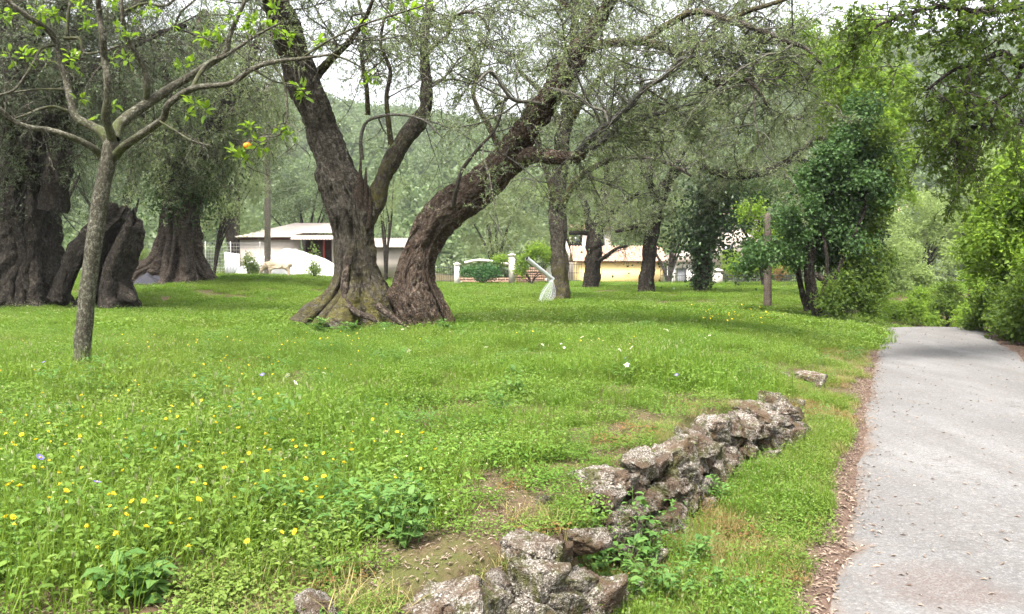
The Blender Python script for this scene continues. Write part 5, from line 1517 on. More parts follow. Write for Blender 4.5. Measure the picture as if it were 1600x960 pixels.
# white rubble heap
Yh = 47.0
hb = np.array([X_(455, Yh), Yh, gz(X_(455, Yh), Yh)])
m_ = MB()
nu, nv = 120, 60
uu, vv = np.meshgrid(np.linspace(-1, 1, nu), np.linspace(-1, 1, nv))
xx, yy = uu * 3.1, vv * 1.5
hh = 1.62 * np.clip(1 - np.abs(uu) ** 3.2, 0, 1) ** 0.8 * np.clip(1 - vv ** 2, 0, 1) ** 0.7 * (0.92 + 0.18 * vnoise(np.stack([xx * 0.8, yy * 0.8, 0 * xx], -1), 90)) - 0.25 * (uu > 0.4) * (uu - 0.4)
hh = hh + 0.06 * fbm(np.stack([xx, yy, hh], -1) * 2.5, 4, 91)
i_ = np.arange(nv - 1)[:, None] * nu + np.arange(nu - 1)[None]
m_.add(np.stack([xx + hb[0], yy + hb[1], hh + hb[2] - 0.1], -1).reshape(-1, 3), Q=np.stack([i_, i_ + 1, i_ + nu + 1, i_ + nu], -1).reshape(-1, 4))
tag(wpart('rubble_heap', m_, M['white_heap'], None, True), 'bright white heap of rubble in front of the shed', 'heap')

# utility poles
def pole(label, px, Y, y0, y1, wpx, mat, lean=0, cap=True):
    b = base_at(px, Y)
    top = P(px + lean, y1, Y)
    o = thing('utility_pole', label, 'pole', b)
    m_ = MB()
    sweep(m_, [b - np.array([0, 0, .4]), (b + top) / 2, top], np.array([wpx, wpx * .9, wpx * .78]) * Y / FPX * 0.5, 16, step=0.3, namp=0.008, nscl=5, seed=int(px))
    wpart('shaft', m_, mat, o, True)
    return o, top
po, top = pole('grey wooden utility pole left of the white shed', 418, 44.6, 428, 130, 10, M['pole'])
m_ = MB(); bz = top[2] - 0.5
box(m_, top[0] - 0.7, top[0] + 0.7, 44.32, 44.42, bz - .06, bz + .06)
wpart('crossarm', m_, M['pole'], po)
for dx in (-0.6, -0.25, 0.25, 0.6):
    m_ = MB(); sweep(m_, [(top[0] + dx, 44.37, bz + .06), (top[0] + dx, 44.37, bz + .13), (top[0] + dx, 44.37, bz + .2)], [.03, .045, .02], 8, n=4)
    wpart('insulator', m_, M['white_plaster'], po, True)
pole('brown wooden pole standing left of the vine thicket', 1200, 25, 458, 335, 13, M['pole_brown'])
pole('thin brown pole among the pale shrubs beyond the lane bend', 1518, 31, 475, 395, 9, M['pole_brown'])

# garden pillars, fences and the broken brick wall across the middle
def pillar(label, px, Y, ytop, w, mat):
    b = base_at(px, Y)
    o = thing('gate_pillar', label, 'pillar', b)
    zt_ = Z_(ytop, Y)
    bbox('shaft', mat, o, b[0] - w / 2, b[0] + w / 2, Y - w / 2, Y + w / 2, b[2] - 0.2, zt_ - 0.12)
    m_ = MB(); box(m_, b[0] - w / 2 - .06, b[0] + w / 2 + .06, Y - w / 2 - .06, Y + w / 2 + .06, zt_ - 0.12, zt_ - 0.04)
    wpart('cap', m_, mat, o)
    m_ = MB(); m_.add([(b[0] - w / 2, Y - w / 2, zt_ - .04), (b[0] + w / 2, Y - w / 2, zt_ - .04), (b[0] + w / 2, Y + w / 2, zt_ - .04), (b[0] - w / 2, Y + w / 2, zt_ - .04), (b[0], Y, zt_ + .06)], T=[(0, 1, 4), (1, 2, 4), (2, 3, 4), (3, 0, 4)])
    wpart('finial', m_, mat, o)
    return o
pillar('short white pillar left of the round hedge bush', 714, 50, 411, 0.30, M['white_plaster'])
pillar('tall pale pillar right of the round hedge bush', 800, 50, 397, 0.42, M['stone_pillar'])
pillar('white pillar half hidden beside the olive with the pipe', 858, 50, 410, 0.30, M['white_plaster'])
pillar('stone pillar between the ivy trunk and the iron fence', 1121, 50, 421, 0.52, M['stone_pillar'])

def fence(label, x0, x1, Y, ytop, ybot, step, mat, bar=0.022, spear=True):
    a, b = X_(x0, Y), X_(x1, Y)
    zt_ = Z_(ytop, Y)
    zb_ = min(gz(a, Y), gz(b, Y)) - 0.05
    o = thing('iron_fence', label, 'fence', ((a + b) / 2, Y, zb_))
    nb = int((b - a) / step)
    m_ = MB(); sweep(m_, [(0, 0, 0), (0, 0, (zt_ - zb_) * .5), (0, 0, zt_ - zb_ - .06), (0, 0, zt_ - zb_)], [bar / 2, bar / 2, bar / 2 * (1.6 if spear else 1), bar * .1], 5, n=7)
    bme = m_.mesh('bar', mat)
    for q in range(nb + 1):
        obj('bar', bme, o, loc=(a + (b - a) * q / max(nb, 1) - (a + b) / 2, random.uniform(-.004, .004), random.uniform(-.01, .01)), rot=(random.uniform(-.01, .01), random.uniform(-.012, .012), 0))
    for zz in (zt_ - 0.18, zb_ + (zt_ - zb_) * 0.5, zb_ + 0.25):
        bbox('rail', mat, o, a, b, Y - 0.028, Y - 0.014, zz, zz + 0.035)
    return o
fence('low iron fence left of the short white pillar', 655, 711, 50.2, 414, 432, 0.14, M['iron'])
fence('iron railing across the broken red brick wall', 805, 856, 50.2, 408, 438, 0.13, M['iron'])
fence('iron railing between the pipe olive and yellow house', 886, 908, 50.2, 409, 440, 0.13, M['iron'])
fence('iron railing in front of the yellow house porch', 1032, 1092, 50.2, 417, 443, 0.13, M['iron'])
fence('long dark iron fence right of the stone pillar', 1129, 1262, 50.2, 427, 447, 0.15, M['iron'])

# brick garden wall
bw = thing('brick_wall', 'weathered red brick garden wall behind the pale pillars', 'wall', (X_(790, 52), 52, gz(X_(790, 52), 52)))
bl = 0.52; bh = 0.17
zb_ = gz(X_(800, 52), 52) - 0.1
proto_b = MB(); box(proto_b, -bl / 2 + .012, bl / 2 - .012, -0.11, 0.11, 0.008, bh - .008)
bme = proto_b.mesh('brick', M['brick'])
xa, xb = X_(722, 52), X_(868, 52)
ncol = int((xb - xa) / bl)
for row in range(8):
    for cidx in range(ncol):
        x = xa + (cidx + 0.5 * (row % 2)) * bl
        px = x / 52 * FPX + 800
        top = 3 if px < 800 else 7 - int(1.5 * abs(math.sin(px * 0.11)))
        if row >= top: continue
        obj('brick', bme, bw, loc=(x - bw.location[0], random.uniform(-.012, .012), zb_ + row * bh - bw.location[2]), rot=(0, 0, random.uniform(-.015, .015)))
bbox('mortar', M['stone_pillar'], bw, xa - .1, xb + .1, 51.92, 52.08, zb_, zb_ + 3 * bh - .02)
m_ = MB()
cp = [P(726, 411, 51.7), P(745, 407, 51.7), P(770, 409, 51.7), P(794, 413, 51.7)]
sweep(m_, cp, [.09, .09, .09, .09], 8, step=.2)
wpart('coping', m_, M['stone_pillar'], bw, True)

# yellow house
Yy = 68.0
gy_ = -0.35
xh0, xh1 = X_(904, Yy), X_(1036, Yy)
house = thing('yellow_house', 'low yellow plastered house with terracotta roof behind the olives', 'house', ((xh0 + xh1) / 2, Yy, gy_))
ze = Z_(409, Yy)
bbox('wall', M['yellow_wall'], house, xh0, xh1, Yy, Yy + 0.3, gy_, ze)
bbox('wall', M['yellow_wall'], house, xh0, xh0 + .3, Yy + .303, Yy + 6, gy_, ze)
bbox('wall', M['yellow_wall'], house, xh1 - .3, xh1, Yy + .303, Yy + 6, gy_, ze)
m_ = MB()
rows_n, cols_n = 9, int((xh1 - xh0 + 0.8) / 0.26)
zr_ = Z_(386, Yy + 3.2)
tp = MB()
th = np.linspace(0, math.pi, 5)
V = []
for e, (yy_, rr_) in enumerate(((0, 0.135), (0.48, 0.105))):
    for t_i in th: V.append((rr_ * math.cos(t_i), yy_, rr_ * math.sin(t_i) * 0.7))
tp.add(V, Q=[(q, q + 1, q + 6, q + 5) for q in range(4)])
tme = tp.mesh('roof_tile', M['tile'])
slope = math.atan2(zr_ - ze, 3.5)
roof = MB()
for (ra, rb, za_, zb2) in ((Yy - .3, Yy + 3.2, ze + .02, zr_),):
    roof.add([(xh0 - .4, ra, za_ - .03), (xh1 + .4, ra, za_ - .03), (xh1 + .4, rb, zb2 - .03), (xh0 - .4, rb, zb2 - .03), (xh0 - .4, Yy + 6.6, ze), (xh1 + .4, Yy + 6.6, ze)], Q=[(0, 1, 2, 3), (3, 2, 5, 4)])
ro = wpart('roof', roof, M['tile'], house)
hl = np.array(house.location)
cnt_ = 0
for rI in range(rows_n):
    for cI in range(cols_n):
        if cnt_ >= 300: break
        cnt_ += 1
        obj('roof_tile', tme, ro, loc=(xh0 - .38 + cI * .265 + random.uniform(-.01, .01) - hl[0], Yy - .3 + rI * .40 - hl[1], ze + .0 + rI * .40 * math.tan(slope) - hl[2]), rot=(slope, 0, random.uniform(-.02, .02)))
# white porch wing on its right
xw0, xw1 = X_(1039, Yy), X_(1088, Yy)
Yw = Yy - 1.0
wing = [('wall', 'white_plaster', xw0, X_(1056, Yw), gy_, Z_(411, Yw)), ('wall', 'white_plaster', X_(1073, Yw), xw1, gy_, Z_(411, Yw)), ('wall', 'white_plaster', X_(1056, Yw) + .003, X_(1073, Yw) - .003, Z_(419, Yw), Z_(411, Yw) - .003)]
for nm, mt, a_, b_, c_, d_ in wing:
    bbox(nm, M[mt], house, a_, b_, Yw, Yw + .3, c_, d_)
dr = bbox('door', M['shutter'], house, X_(1058, Yw), X_(1071, Yw), Yw + .12, Yw + .18, gy_, Z_(420, Yw))
m_ = MB(); zg = Z_(410, Yw)
m_.add([(xw0 - .3, Yw - .3, zg), (xw1 + .3, Yw - .3, zg), ((xw0 + xw1) / 2, Yw - .3, Z_(391, Yw)), (xw0 - .3, Yw + 4, zg), (xw1 + .3, Yw + 4, zg), ((xw0 + xw1) / 2, Yw + 4, Z_(391, Yw))], T=[(0, 1, 2), (4, 3, 5)], Q=[(0, 2, 5, 3), (2, 1, 4, 5), (1, 0, 3, 4)])
wpart('gable_roof', m_, M['zinc'], house)

# pale houses on the slope behind
def far_house(label, px, Y, ytop, w, h, roofm, wallm, win=2, base_py=None):
    x = X_(px, Y); zt_ = Z_(ytop, Y)
    o = thing('far_house', label, 'house', (x, Y, zt_ - h))
    bbox('wall', wallm, o, x - w / 2, x + w / 2, Y, Y + w * .8, zt_ - h - 2, zt_)
    m_ = MB(); e_ = 0.4; rz_ = w * .18
    m_.add([(x - w / 2 - e_, Y - e_, zt_), (x + w / 2 + e_, Y - e_, zt_), (x + w / 2 + e_, Y + w * .8 + e_, zt_), (x - w / 2 - e_, Y + w * .8 + e_, zt_), (x - w * .2, Y + w * .4, zt_ + rz_), (x + w * .2, Y + w * .4, zt_ + rz_)], Q=[(0, 1, 5, 4), (2, 3, 4, 5), (3, 2, 1, 0)], T=[(1, 2, 5), (3, 0, 4)])
    wpart('roof', m_, roofm, o)
    for q in range(win):
        xc = x - w / 2 + w * (q + .5) / win
        for zz in ((zt_ - 1.9,) if h < 5 else (zt_ - 1.9, zt_ - 4.8)):
            f_ = bbox('window', M['shutter'], o, xc - .55, xc + .55, Y - .06, Y - .003, zz, zz + 1.3)
            bbox('pane', M['glass'], f_, xc - .45, xc + .45, Y - .075, Y - .063, zz + .1, zz + 1.2)
    return o
far_house('white house with red roof showing between the forked olive stems', 918, 84, 358, 5, 4, M['tile'], M['white_wall'], 2)
far_house('pale house glimpsed behind the ivy trunk', 1135, 100, 340, 8, 5, M['tile'], M['white_wall'], 3)
far_house('white house high among trees above the lane bend', 1432, 150, 342, 16, 6, M['tile'], M['white_plaster'], 4)
far_house('small white house high left above the lane bend', 1362, 160, 322, 9, 5, M['tile'], M['white_plaster'], 2)

# wire fence and pale panel, left
o = thing('wire_fence', 'thin wire fence with posts between ivy olive and white shed', 'fence', base_at(365, 47))
b0 = np.array(o.location)
for px in (205, 240, 322, 361, 407):
    m_ = MB(); p0 = P(px, 440, 47); zt_ = Z_(378 if px > 300 else 384, 47); zg_ = gz(p0[0], 47)
    sweep(m_, [(p0[0], 47, zg_ - .2), (p0[0], 47, (zg_ + zt_) / 2), (p0[0], 47, zt_)], [.03, .03, .03], 8, n=4)
    wpart('post', m_, M['wire'], o, True)
m_ = MB()
nn_, kk_ = 10, 24
xs_ = np.linspace(X_(195, 47), X_(415, 47), kk_)
pt = np.stack([np.stack([xs_, np.full(kk_, 46.96), gz(xs_[12], 47) + 0.1 + q * (Z_(380, 47) - gz(xs_[12], 47) - .1) / (nn_ - 1) + 0 * xs_], 1) for q in range(nn_)])
tubes(m_, pt, .007, .007, 3)
xv = np.linspace(X_(195, 47), X_(415, 47), 56)
zb_, zt_ = gz(xs_[12], 47), Z_(380, 47)
pt = np.stack([np.stack([np.full(3, q), np.full(3, 46.955), np.linspace(zb_, zt_, 3)], 1) for q in xv])
tubes(m_, pt, .005, .005, 3)
wpart('wire_mesh', m_, M['wire'], o, kind='stuff')
pz = gz(X_(363, 48), 48)
m_ = MB()
for q in range(5): box(m_, X_(352, 48) + q * .18, X_(352, 48) + q * .18 + .17, 48, 48.03, pz - .1, Z_(394 + q * 0.6, 48))
pn = thing('sheet_panel', 'pale bluish sheet panel leaning behind the wire fence', 'panel', (X_(363, 48), 48, pz))
for q in range(5):
    bbox('board', M['panel'], pn, X_(352, 48) + q * .18, X_(352, 48) + q * .18 + .172, 48 + .01 * (q % 2), 48.03 + .01 * (q % 2), pz - .1, Z_(394 + q * 0.8, 48))
# dark tarp heap at the ivy olive's foot
tb = base_at(232, 33.0)
m_ = MB()
uu, vv = np.meshgrid(np.linspace(-1, 1, 30), np.linspace(-1, 1, 20))
hh = 0.42 * np.clip(1 - uu ** 2, 0, 1) * np.clip(1 - vv ** 2, 0, 1) * (1 + .5 * vnoise(np.stack([uu * 3, vv * 3, 0 * uu], -1), 92)) - .04
i_ = np.arange(19)[:, None] * 30 + np.arange(29)[None]
m_.add(np.stack([uu * .85 + tb[0], vv * .5 + tb[1], hh + tb[2]], -1).reshape(-1, 3), Q=np.stack([i_, i_ + 1, i_ + 31, i_ + 30], -1).reshape(-1, 4))
tag(wpart('tarp', m_, M['tarp'], None, True), 'crumpled dark tarp at the foot of the ivy clad olive', 'tarp')

# metal pipe and net at the tall olive
pa, pb = P(823, 404, 27.0), P(864, 437, 27.6)
pipe = thing('metal_pipe', 'silvery metal pipe leaning on the tall grey olive', 'pipe', pb)
m_ = MB(); ax = nrm(pb - pa); 
C_ = np.stack([pa, pa * .5 + pb * .5, pb])
sweep(m_, C_, [.075, .075, .075], 20, n=6, cap=False)
wpart('tube', m_, M['galv'], pipe, True)
m_ = MB(); sweep(m_, np.stack([pa + ax * .005, pa + ax * .01, pa + ax * .3]), [.066, .066, .066], 20, n=4, cap=True)
wpart('bore', m_, M['iron'], pipe, True)
m_ = MB(); sweep(m_, np.stack([pa, pa + ax * .03, pa + ax * .06]), [.083, .083, .083], 20, n=3, cap=False)
wpart('collar', m_, M['galv'], pipe, True)
# short prop so that the pipe is carried by the trunk
nt_ = 26; mm_ = 22
tipp = P(863, 437, 27.0)
gnet = gz(P(850, 470, 26.6)[0], 26.6)
V = []
for q in range(nt_):
    u = q / (nt_ - 1)
    c_ = tipp * (1 - u) + np.array([P(850, 470, 26.6)[0], 26.6, gnet + .04]) * u
    R_w = 0.03 + 0.19 * math.sin(min(1, u * 1.12) * math.pi * 0.62) ** 1.3
    for j in range(mm_):
        a_ = j / mm_ * 2 * math.pi
        rr_ = R_w * (1 + .28 * math.sin(3 * a_ + 2 * u) + .15 * math.sin(7 * a_ + 1))
        V.append(c_ + np.array([rr_ * math.cos(a_), rr_ * .6 * math.sin(a_), .04 * math.sin(5 * a_) * u]))
m_ = MB()
Q = [(q * mm_ + j, q * mm_ + (j + 1) % mm_, (q + 1) * mm_ + (j + 1) % mm_, (q + 1) * mm_ + j) for q in range(nt_ - 1) for j in range(mm_)]
m_.add(V, Q=Q)
net = wpart('olive_net', m_, M['net'], None)
wf = net.modifiers.new('wire', 'WIREFRAME'); wf.thickness = 0.0035; wf.use_replace = True
tag(net, 'white olive net hanging in a bag beside the tall grey olive', 'net')

# ------------------------------------------------------------------ sheep
Ys = 43.4
sb = base_at(432, Ys)
sk = bpy.data.meshes.new('sheep_skeleton')
J = [((0.0, 0, .60), .25), ((.28, 0, .62), .27), ((.52, 0, .60), .23), ((.68, 0, .57), .13), ((.76, 0, .46), .035), ((-.28, 0, .60), .25), ((-.48, 0, .55), .17), ((-.62, 0, .42), .11), ((-.70, 0, .28), .095), ((-.76, 0, .15), .075), ((-.80, 0, .07), .045),
     ((.50, .14, .40), .11), ((.56, .14, .24), .05), ((.54, .14, .02), .04), ((.50, -.14, .40), .11), ((.58, -.14, .24), .05), ((.58, -.14, .02), .04),
     ((-.30, .13, .38), .09), ((-.33, .13, .22), .045), ((-.36, .13, .02), .037), ((-.28, -.13, .38), .09), ((-.28, -.13, .22), .045), ((-.26, -.13, .02), .037), ((-.67, .12, .33), .025), ((-.67, -.12, .33), .025)]
E_ = [(0, 1), (1, 2), (2, 3), (3, 4), (0, 5), (5, 6), (6, 7), (7, 8), (8, 9), (9, 10), (2, 11), (11, 12), (12, 13), (2, 14), (14, 15), (15, 16), (5, 17), (17, 18), (18, 19), (5, 20), (20, 21), (21, 22), (8, 23), (8, 24)]
sk.from_pydata([j[0] for j in J], E_, [])
so_ = bpy.data.objects.new('sheep_skeleton', sk)
COL.objects.link(so_)
so_.modifiers.new('skin', 'SKIN')
for q, j in enumerate(J):
    sk.skin_vertices[0].data[q].radius = (j[1], j[1])
sk.skin_vertices[0].data[0].use_root = True
ss_ = so_.modifiers.new('sub', 'SUBSURF'); ss_.levels = 2; ss_.render_levels = 2
dg = bpy.context.evaluated_depsgraph_get()
bme = bpy.data.meshes.new_from_object(so_.evaluated_get(dg))
bpy.data.objects.remove(so_)
V = np.zeros(len(bme.vertices) * 3, np.float32); bme.vertices.foreach_get('co', V); V = V.reshape(-1, 3)
nw = 0.035 * fbm(V * 14.0, 3, 95) * ((V[:, 2] > .38) & (V[:, 0] > -.5))
V = V + nrm(V - np.array([0, 0, .5])) * nw[:, None]
bme.vertices.foreach_set('co', V.astype(np.float32).ravel()); bme.update()
bme.materials.clear(); bme.materials.append(M['wool'])
bme.polygons.foreach_set('use_smooth', np.ones(len(bme.polygons), bool))
bme.name = 'sheep'
tag(obj('sheep', bme, loc=sb, rot=(0, 0, 0.12), scale=1.15), 'cream coloured sheep grazing in front of the white heap', 'sheep')

# ------------------------------------------------------------------ background shrubs and trees
def quick(label, boxes, st, n, L, mt, seed, name='shrub', cat='shrub', group=None, W=0.6, down=0.05, shellk=0.5, bark='bark_dark'):
    tree_at(label, boxes, st, n, L, W, M[mt], M[bark], seed, name, cat, down, shellk, group)
quick('round dark green hedge bush between the two pale pillars', [(738, 425, 48.5, 14), (756, 422, 48.5, 16), (773, 425, 48.5, 14), (750, 430, 48, 13), (768, 432, 48, 12)], [(756, 48.5, .04)], 5000, .11, 'hedge', 31, 'bush', 'bush')
quick('yellowish shrub at the foot of the utility pole', [(388, 412, 45, 10), (393, 421, 45, 11), (386, 402, 45, 6)], [(389, 45, .03)], 900, .13, 'shrub', 32)
quick('thin pale green sapling in front of the white heap', [(492, 415, 44, 11), (488, 424, 44, 11), (492, 396, 44, 5), (493, 385, 44, 3)], [(491, 44, .03)], 700, .12, 'shrub', 33)
quick('bright vine tangle over the brick wall left of the pipe', [(815, 410, 49.3, 12), (828, 402, 49.3, 14), (845, 392, 49.3, 16), (858, 400, 49.3, 14), (812, 425, 49.3, 8), (778, 406, 49.5, 10), (785, 405, 49.5, 7)], [(830, 49.3, .04)], 3600, .14, 'bright', 34)
quick('low grey green bush left of the sheep shed fence', [(215, 398, 44, 14), (200, 410, 44, 12), (228, 412, 44, 9)], [(212, 44, .04)], 1500, .13, 'shrub', 35)
quick('bright bush behind the long iron fence', [(1150, 420, 55, 18), (1180, 415, 55, 16), (1212, 425, 55, 14), (1235, 418, 55, 18), (1140, 405, 56, 14)], [(1180, 55, .05)], 4000, .18, 'bright', 36)
quick('orange tinged young shrub behind the iron fence', [(1221, 424, 53, 8), (1218, 430, 53, 7)], [(1220, 53, .03)], 300, .16, 'rust_herb', 37)
quick('grey green olive sapling behind the wire fence', [(340, 330, 42, 40), (365, 320, 42, 36), (385, 345, 42, 26), (330, 290, 43, 42), (375, 280, 43, 45), (350, 250, 43, 40), (400, 300, 43, 30), (320, 350, 42, 20), (410, 240, 44, 40)], [(334, 42, .07)], 9000, .16, 'olive', 38, 'olive_sapling', 'tree', W=.28, down=.3, shellk=.2)
quick('wide pale olive behind the round hedge bush', [(760, 345, 58, 45), (800, 330, 58, 45), (735, 375, 58, 30), (790, 375, 58, 32), (830, 350, 58, 40), (770, 310, 59, 40), (820, 300, 59, 42), (745, 330, 58, 30), (840, 380, 57, 22), (765, 388, 57, 18)], [(775, 58, .16)], 15000, .17, 'olive', 39, 'olive_tree', 'tree', W=.32, down=.2, shellk=.25)
quick('dark olive crown rising behind the shed roof', [(485, 315, 62, 36), (455, 325, 62, 30), (512, 325, 62, 30), (500, 290, 63, 36), (460, 290, 63, 34), (430, 310, 62, 28)], [(480, 62, .16)], 8000, .20, 'olive_dark', 40, 'olive_tree', 'tree', W=.32, shellk=.3)
quick('pale bare looking tree at the right end of the shed', [(605, 345, 47, 22), (612, 320, 47, 26), (598, 300, 47, 24), (620, 290, 47, 20)], [(603, 47, .10)], 1500, .14, 'olive', 41, 'olive_tree', 'tree', W=.3, shellk=.2)
quick('grey green olive between yellow house and ivy trunk', [(1060, 360, 62, 34), (1040, 380, 62, 20), (1075, 335, 62, 36), (1050, 320, 62, 30), (985, 370, 64, 26), (970, 345, 64, 28), (1000, 340, 64, 26)], [(1045, 62, .14)], 9000, .17, 'olive', 42, 'olive_tree', 'tree', W=.32, shellk=.25)
quick('soft green tree behind the tall grey olive', [(900, 330, 74, 34), (880, 360, 74, 26), (950, 320, 74, 36), (990, 300, 74, 40), (860, 300, 74, 40), (930, 280, 75, 40)], [(905, 74, .16)], 9000, .22, 'shrub', 43, 'tree', 'tree', shellk=.3)
quick('green broadleaf tree behind the fence beside the brown pole', [(1190, 300, 44, 38), (1160, 340, 44, 30), (1215, 350, 44, 30), (1200, 390, 44, 26), (1160, 280, 45, 36), (1240, 300, 44, 36), (1175, 380, 44, 20), (1135, 310, 45, 24)], [(1195, 44, .12)], 11000, .17, 'vine', 44, 'tree', 'tree', shellk=.35, down=.3)
# beyond the crest of the lane
for k_, (lab, bx, st, n, L, mt) in enumerate((
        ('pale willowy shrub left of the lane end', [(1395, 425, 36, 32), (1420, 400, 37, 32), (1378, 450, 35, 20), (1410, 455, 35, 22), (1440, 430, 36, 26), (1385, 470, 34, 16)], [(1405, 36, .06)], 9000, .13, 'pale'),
        ('low rounded bush in the middle of the lane end', [(1480, 465, 31, 20), (1470, 480, 30.5, 16), (1494, 478, 30.5, 15), (1480, 450, 31, 12)], [(1482, 31, .04)], 3800, .12, 'oak'),
        ('light green scrub below the thin brown pole', [(1520, 490, 28, 16), (1540, 485, 27.5, 20), (1505, 495, 28, 12), (1545, 465, 29, 20), (1530, 440, 30, 22)], [(1525, 28, .04)], 5000, .12, 'bright'),
        ('grassy yellow green thicket along the lane end', [(1400, 488, 30, 14), (1425, 485, 30, 16), (1450, 485, 31, 16), (1440, 468, 32, 20), (1380, 492, 29, 10), (1460, 500, 29, 9), (1500, 505, 27, 7)], [(1425, 30, .03)], 4800, .12, 'bright'),
        )):
    quick(lab, bx, st, n, L, mt, 50 + k_)
for k_, (lab, bx, st, n, L, mt) in enumerate((
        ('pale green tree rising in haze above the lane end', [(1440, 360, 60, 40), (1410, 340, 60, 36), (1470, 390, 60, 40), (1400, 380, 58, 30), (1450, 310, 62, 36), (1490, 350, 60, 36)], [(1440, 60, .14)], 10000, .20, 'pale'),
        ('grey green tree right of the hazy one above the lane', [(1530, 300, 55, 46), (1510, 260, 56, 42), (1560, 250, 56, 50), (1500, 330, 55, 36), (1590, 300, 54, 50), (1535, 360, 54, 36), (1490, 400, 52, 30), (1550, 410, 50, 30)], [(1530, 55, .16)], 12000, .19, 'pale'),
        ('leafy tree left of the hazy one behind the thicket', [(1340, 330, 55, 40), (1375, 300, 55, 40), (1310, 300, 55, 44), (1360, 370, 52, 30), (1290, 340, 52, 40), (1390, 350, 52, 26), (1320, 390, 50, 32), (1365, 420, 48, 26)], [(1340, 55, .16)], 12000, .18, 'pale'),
        )):
    quick(lab, bx, st, n, L, mt, 60 + k_, 'tree', 'tree', shellk=.35)

# more olives that close the grove behind the left trunks
for k_, (lab, bx, st) in enumerate((
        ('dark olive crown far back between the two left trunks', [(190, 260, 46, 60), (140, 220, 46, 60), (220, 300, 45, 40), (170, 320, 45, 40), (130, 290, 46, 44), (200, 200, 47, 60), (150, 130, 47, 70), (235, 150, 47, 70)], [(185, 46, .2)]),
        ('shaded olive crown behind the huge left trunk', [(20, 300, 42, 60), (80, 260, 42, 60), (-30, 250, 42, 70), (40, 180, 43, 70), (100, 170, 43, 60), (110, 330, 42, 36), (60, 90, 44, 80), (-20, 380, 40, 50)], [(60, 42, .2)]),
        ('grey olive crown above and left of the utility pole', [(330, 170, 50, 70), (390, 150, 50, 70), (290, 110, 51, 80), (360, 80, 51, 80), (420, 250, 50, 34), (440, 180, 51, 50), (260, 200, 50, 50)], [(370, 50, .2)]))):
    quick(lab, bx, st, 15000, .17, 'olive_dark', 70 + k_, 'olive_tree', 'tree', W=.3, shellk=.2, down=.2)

# ------------------------------------------------------------------ wood on the hillside
fp = []
for v in range(4):
    g = MB()
    cloud(g, [(0, 0, 3.2), (1.2, .4, 2.6), (-1.0, -.5, 2.7), (.2, 1, 3.6), (-.3, -1.1, 2.2)], [1.9, 1.4, 1.5, 1.3, 1.4], 900, .55, .75, 'lance', 200 + v, .6)
    fp.append(g.mesh('wood_source', M['forest']))
n = 5200
fx = rng.uniform(-330, 330, n); fy = 95 + 300 * rng.random(n) ** 0.9
kp = np.abs(fx) < 0.75 * fy + 30
fx, fy = fx[kp], fy[kp]
fz = hill_z(fx, fy)
scatter('wood', np.stack([fx, fy, fz - .4], 1), np.stack([0 * fx, 0 * fx, rng.uniform(0, 6.28, len(fx))], 1), rng.uniform(.8, 1.9, len(fx)), rng.integers(0, 4, len(fx)), fp, 'green wood covering the hillside behind the grove')

# ------------------------------------------------------------------ broad leaved plants near the camera
def plant(px, py, Y, h, ns, L, label, mt='weed', W=0.55, name='leafy_plant', spread=0.35, on_ground=True):
    p = P(px, py, Y)
    b = np.array([p[0], p[1], gz(p[0], p[1])])
    o = thing(name, label, 'plant', b, group='leafy plants near the wall')
    s_ = np.repeat(b[None], ns, 0) + rng.normal(size=(ns, 3)) * np.array([.03, .03, 0])
    d_ = rng.normal(size=(ns, 3)) * spread; d_[:, 2] = 1
    path = grow(s_ - np.array([0, 0, .02]), d_, h * rng.uniform(.7, 1.15, ns), 6, .12, .05)
    m_ = MB(); tubes(m_, path, .0035, .0015, 4)
    wpart('stem', m_, M['stem'], o, kind='stuff')
    q_, dd = on_paths(path, 9, .25, 1.0)
    v = rng.normal(size=q_.shape); v[:, 2] = rng.uniform(-.2, .35, len(v)); v = nrm(v)
    l_ = L * rng.uniform(.55, 1.15, len(q_))
    m_ = MB(); leaves(m_, q_ + v * .012, v + dd * .25, l_, l_ * W, shape='oval', upbias=.75, fold=.14, curl=.22)
    wpart('leaf_cluster', m_, M[mt], o, kind='stuff')
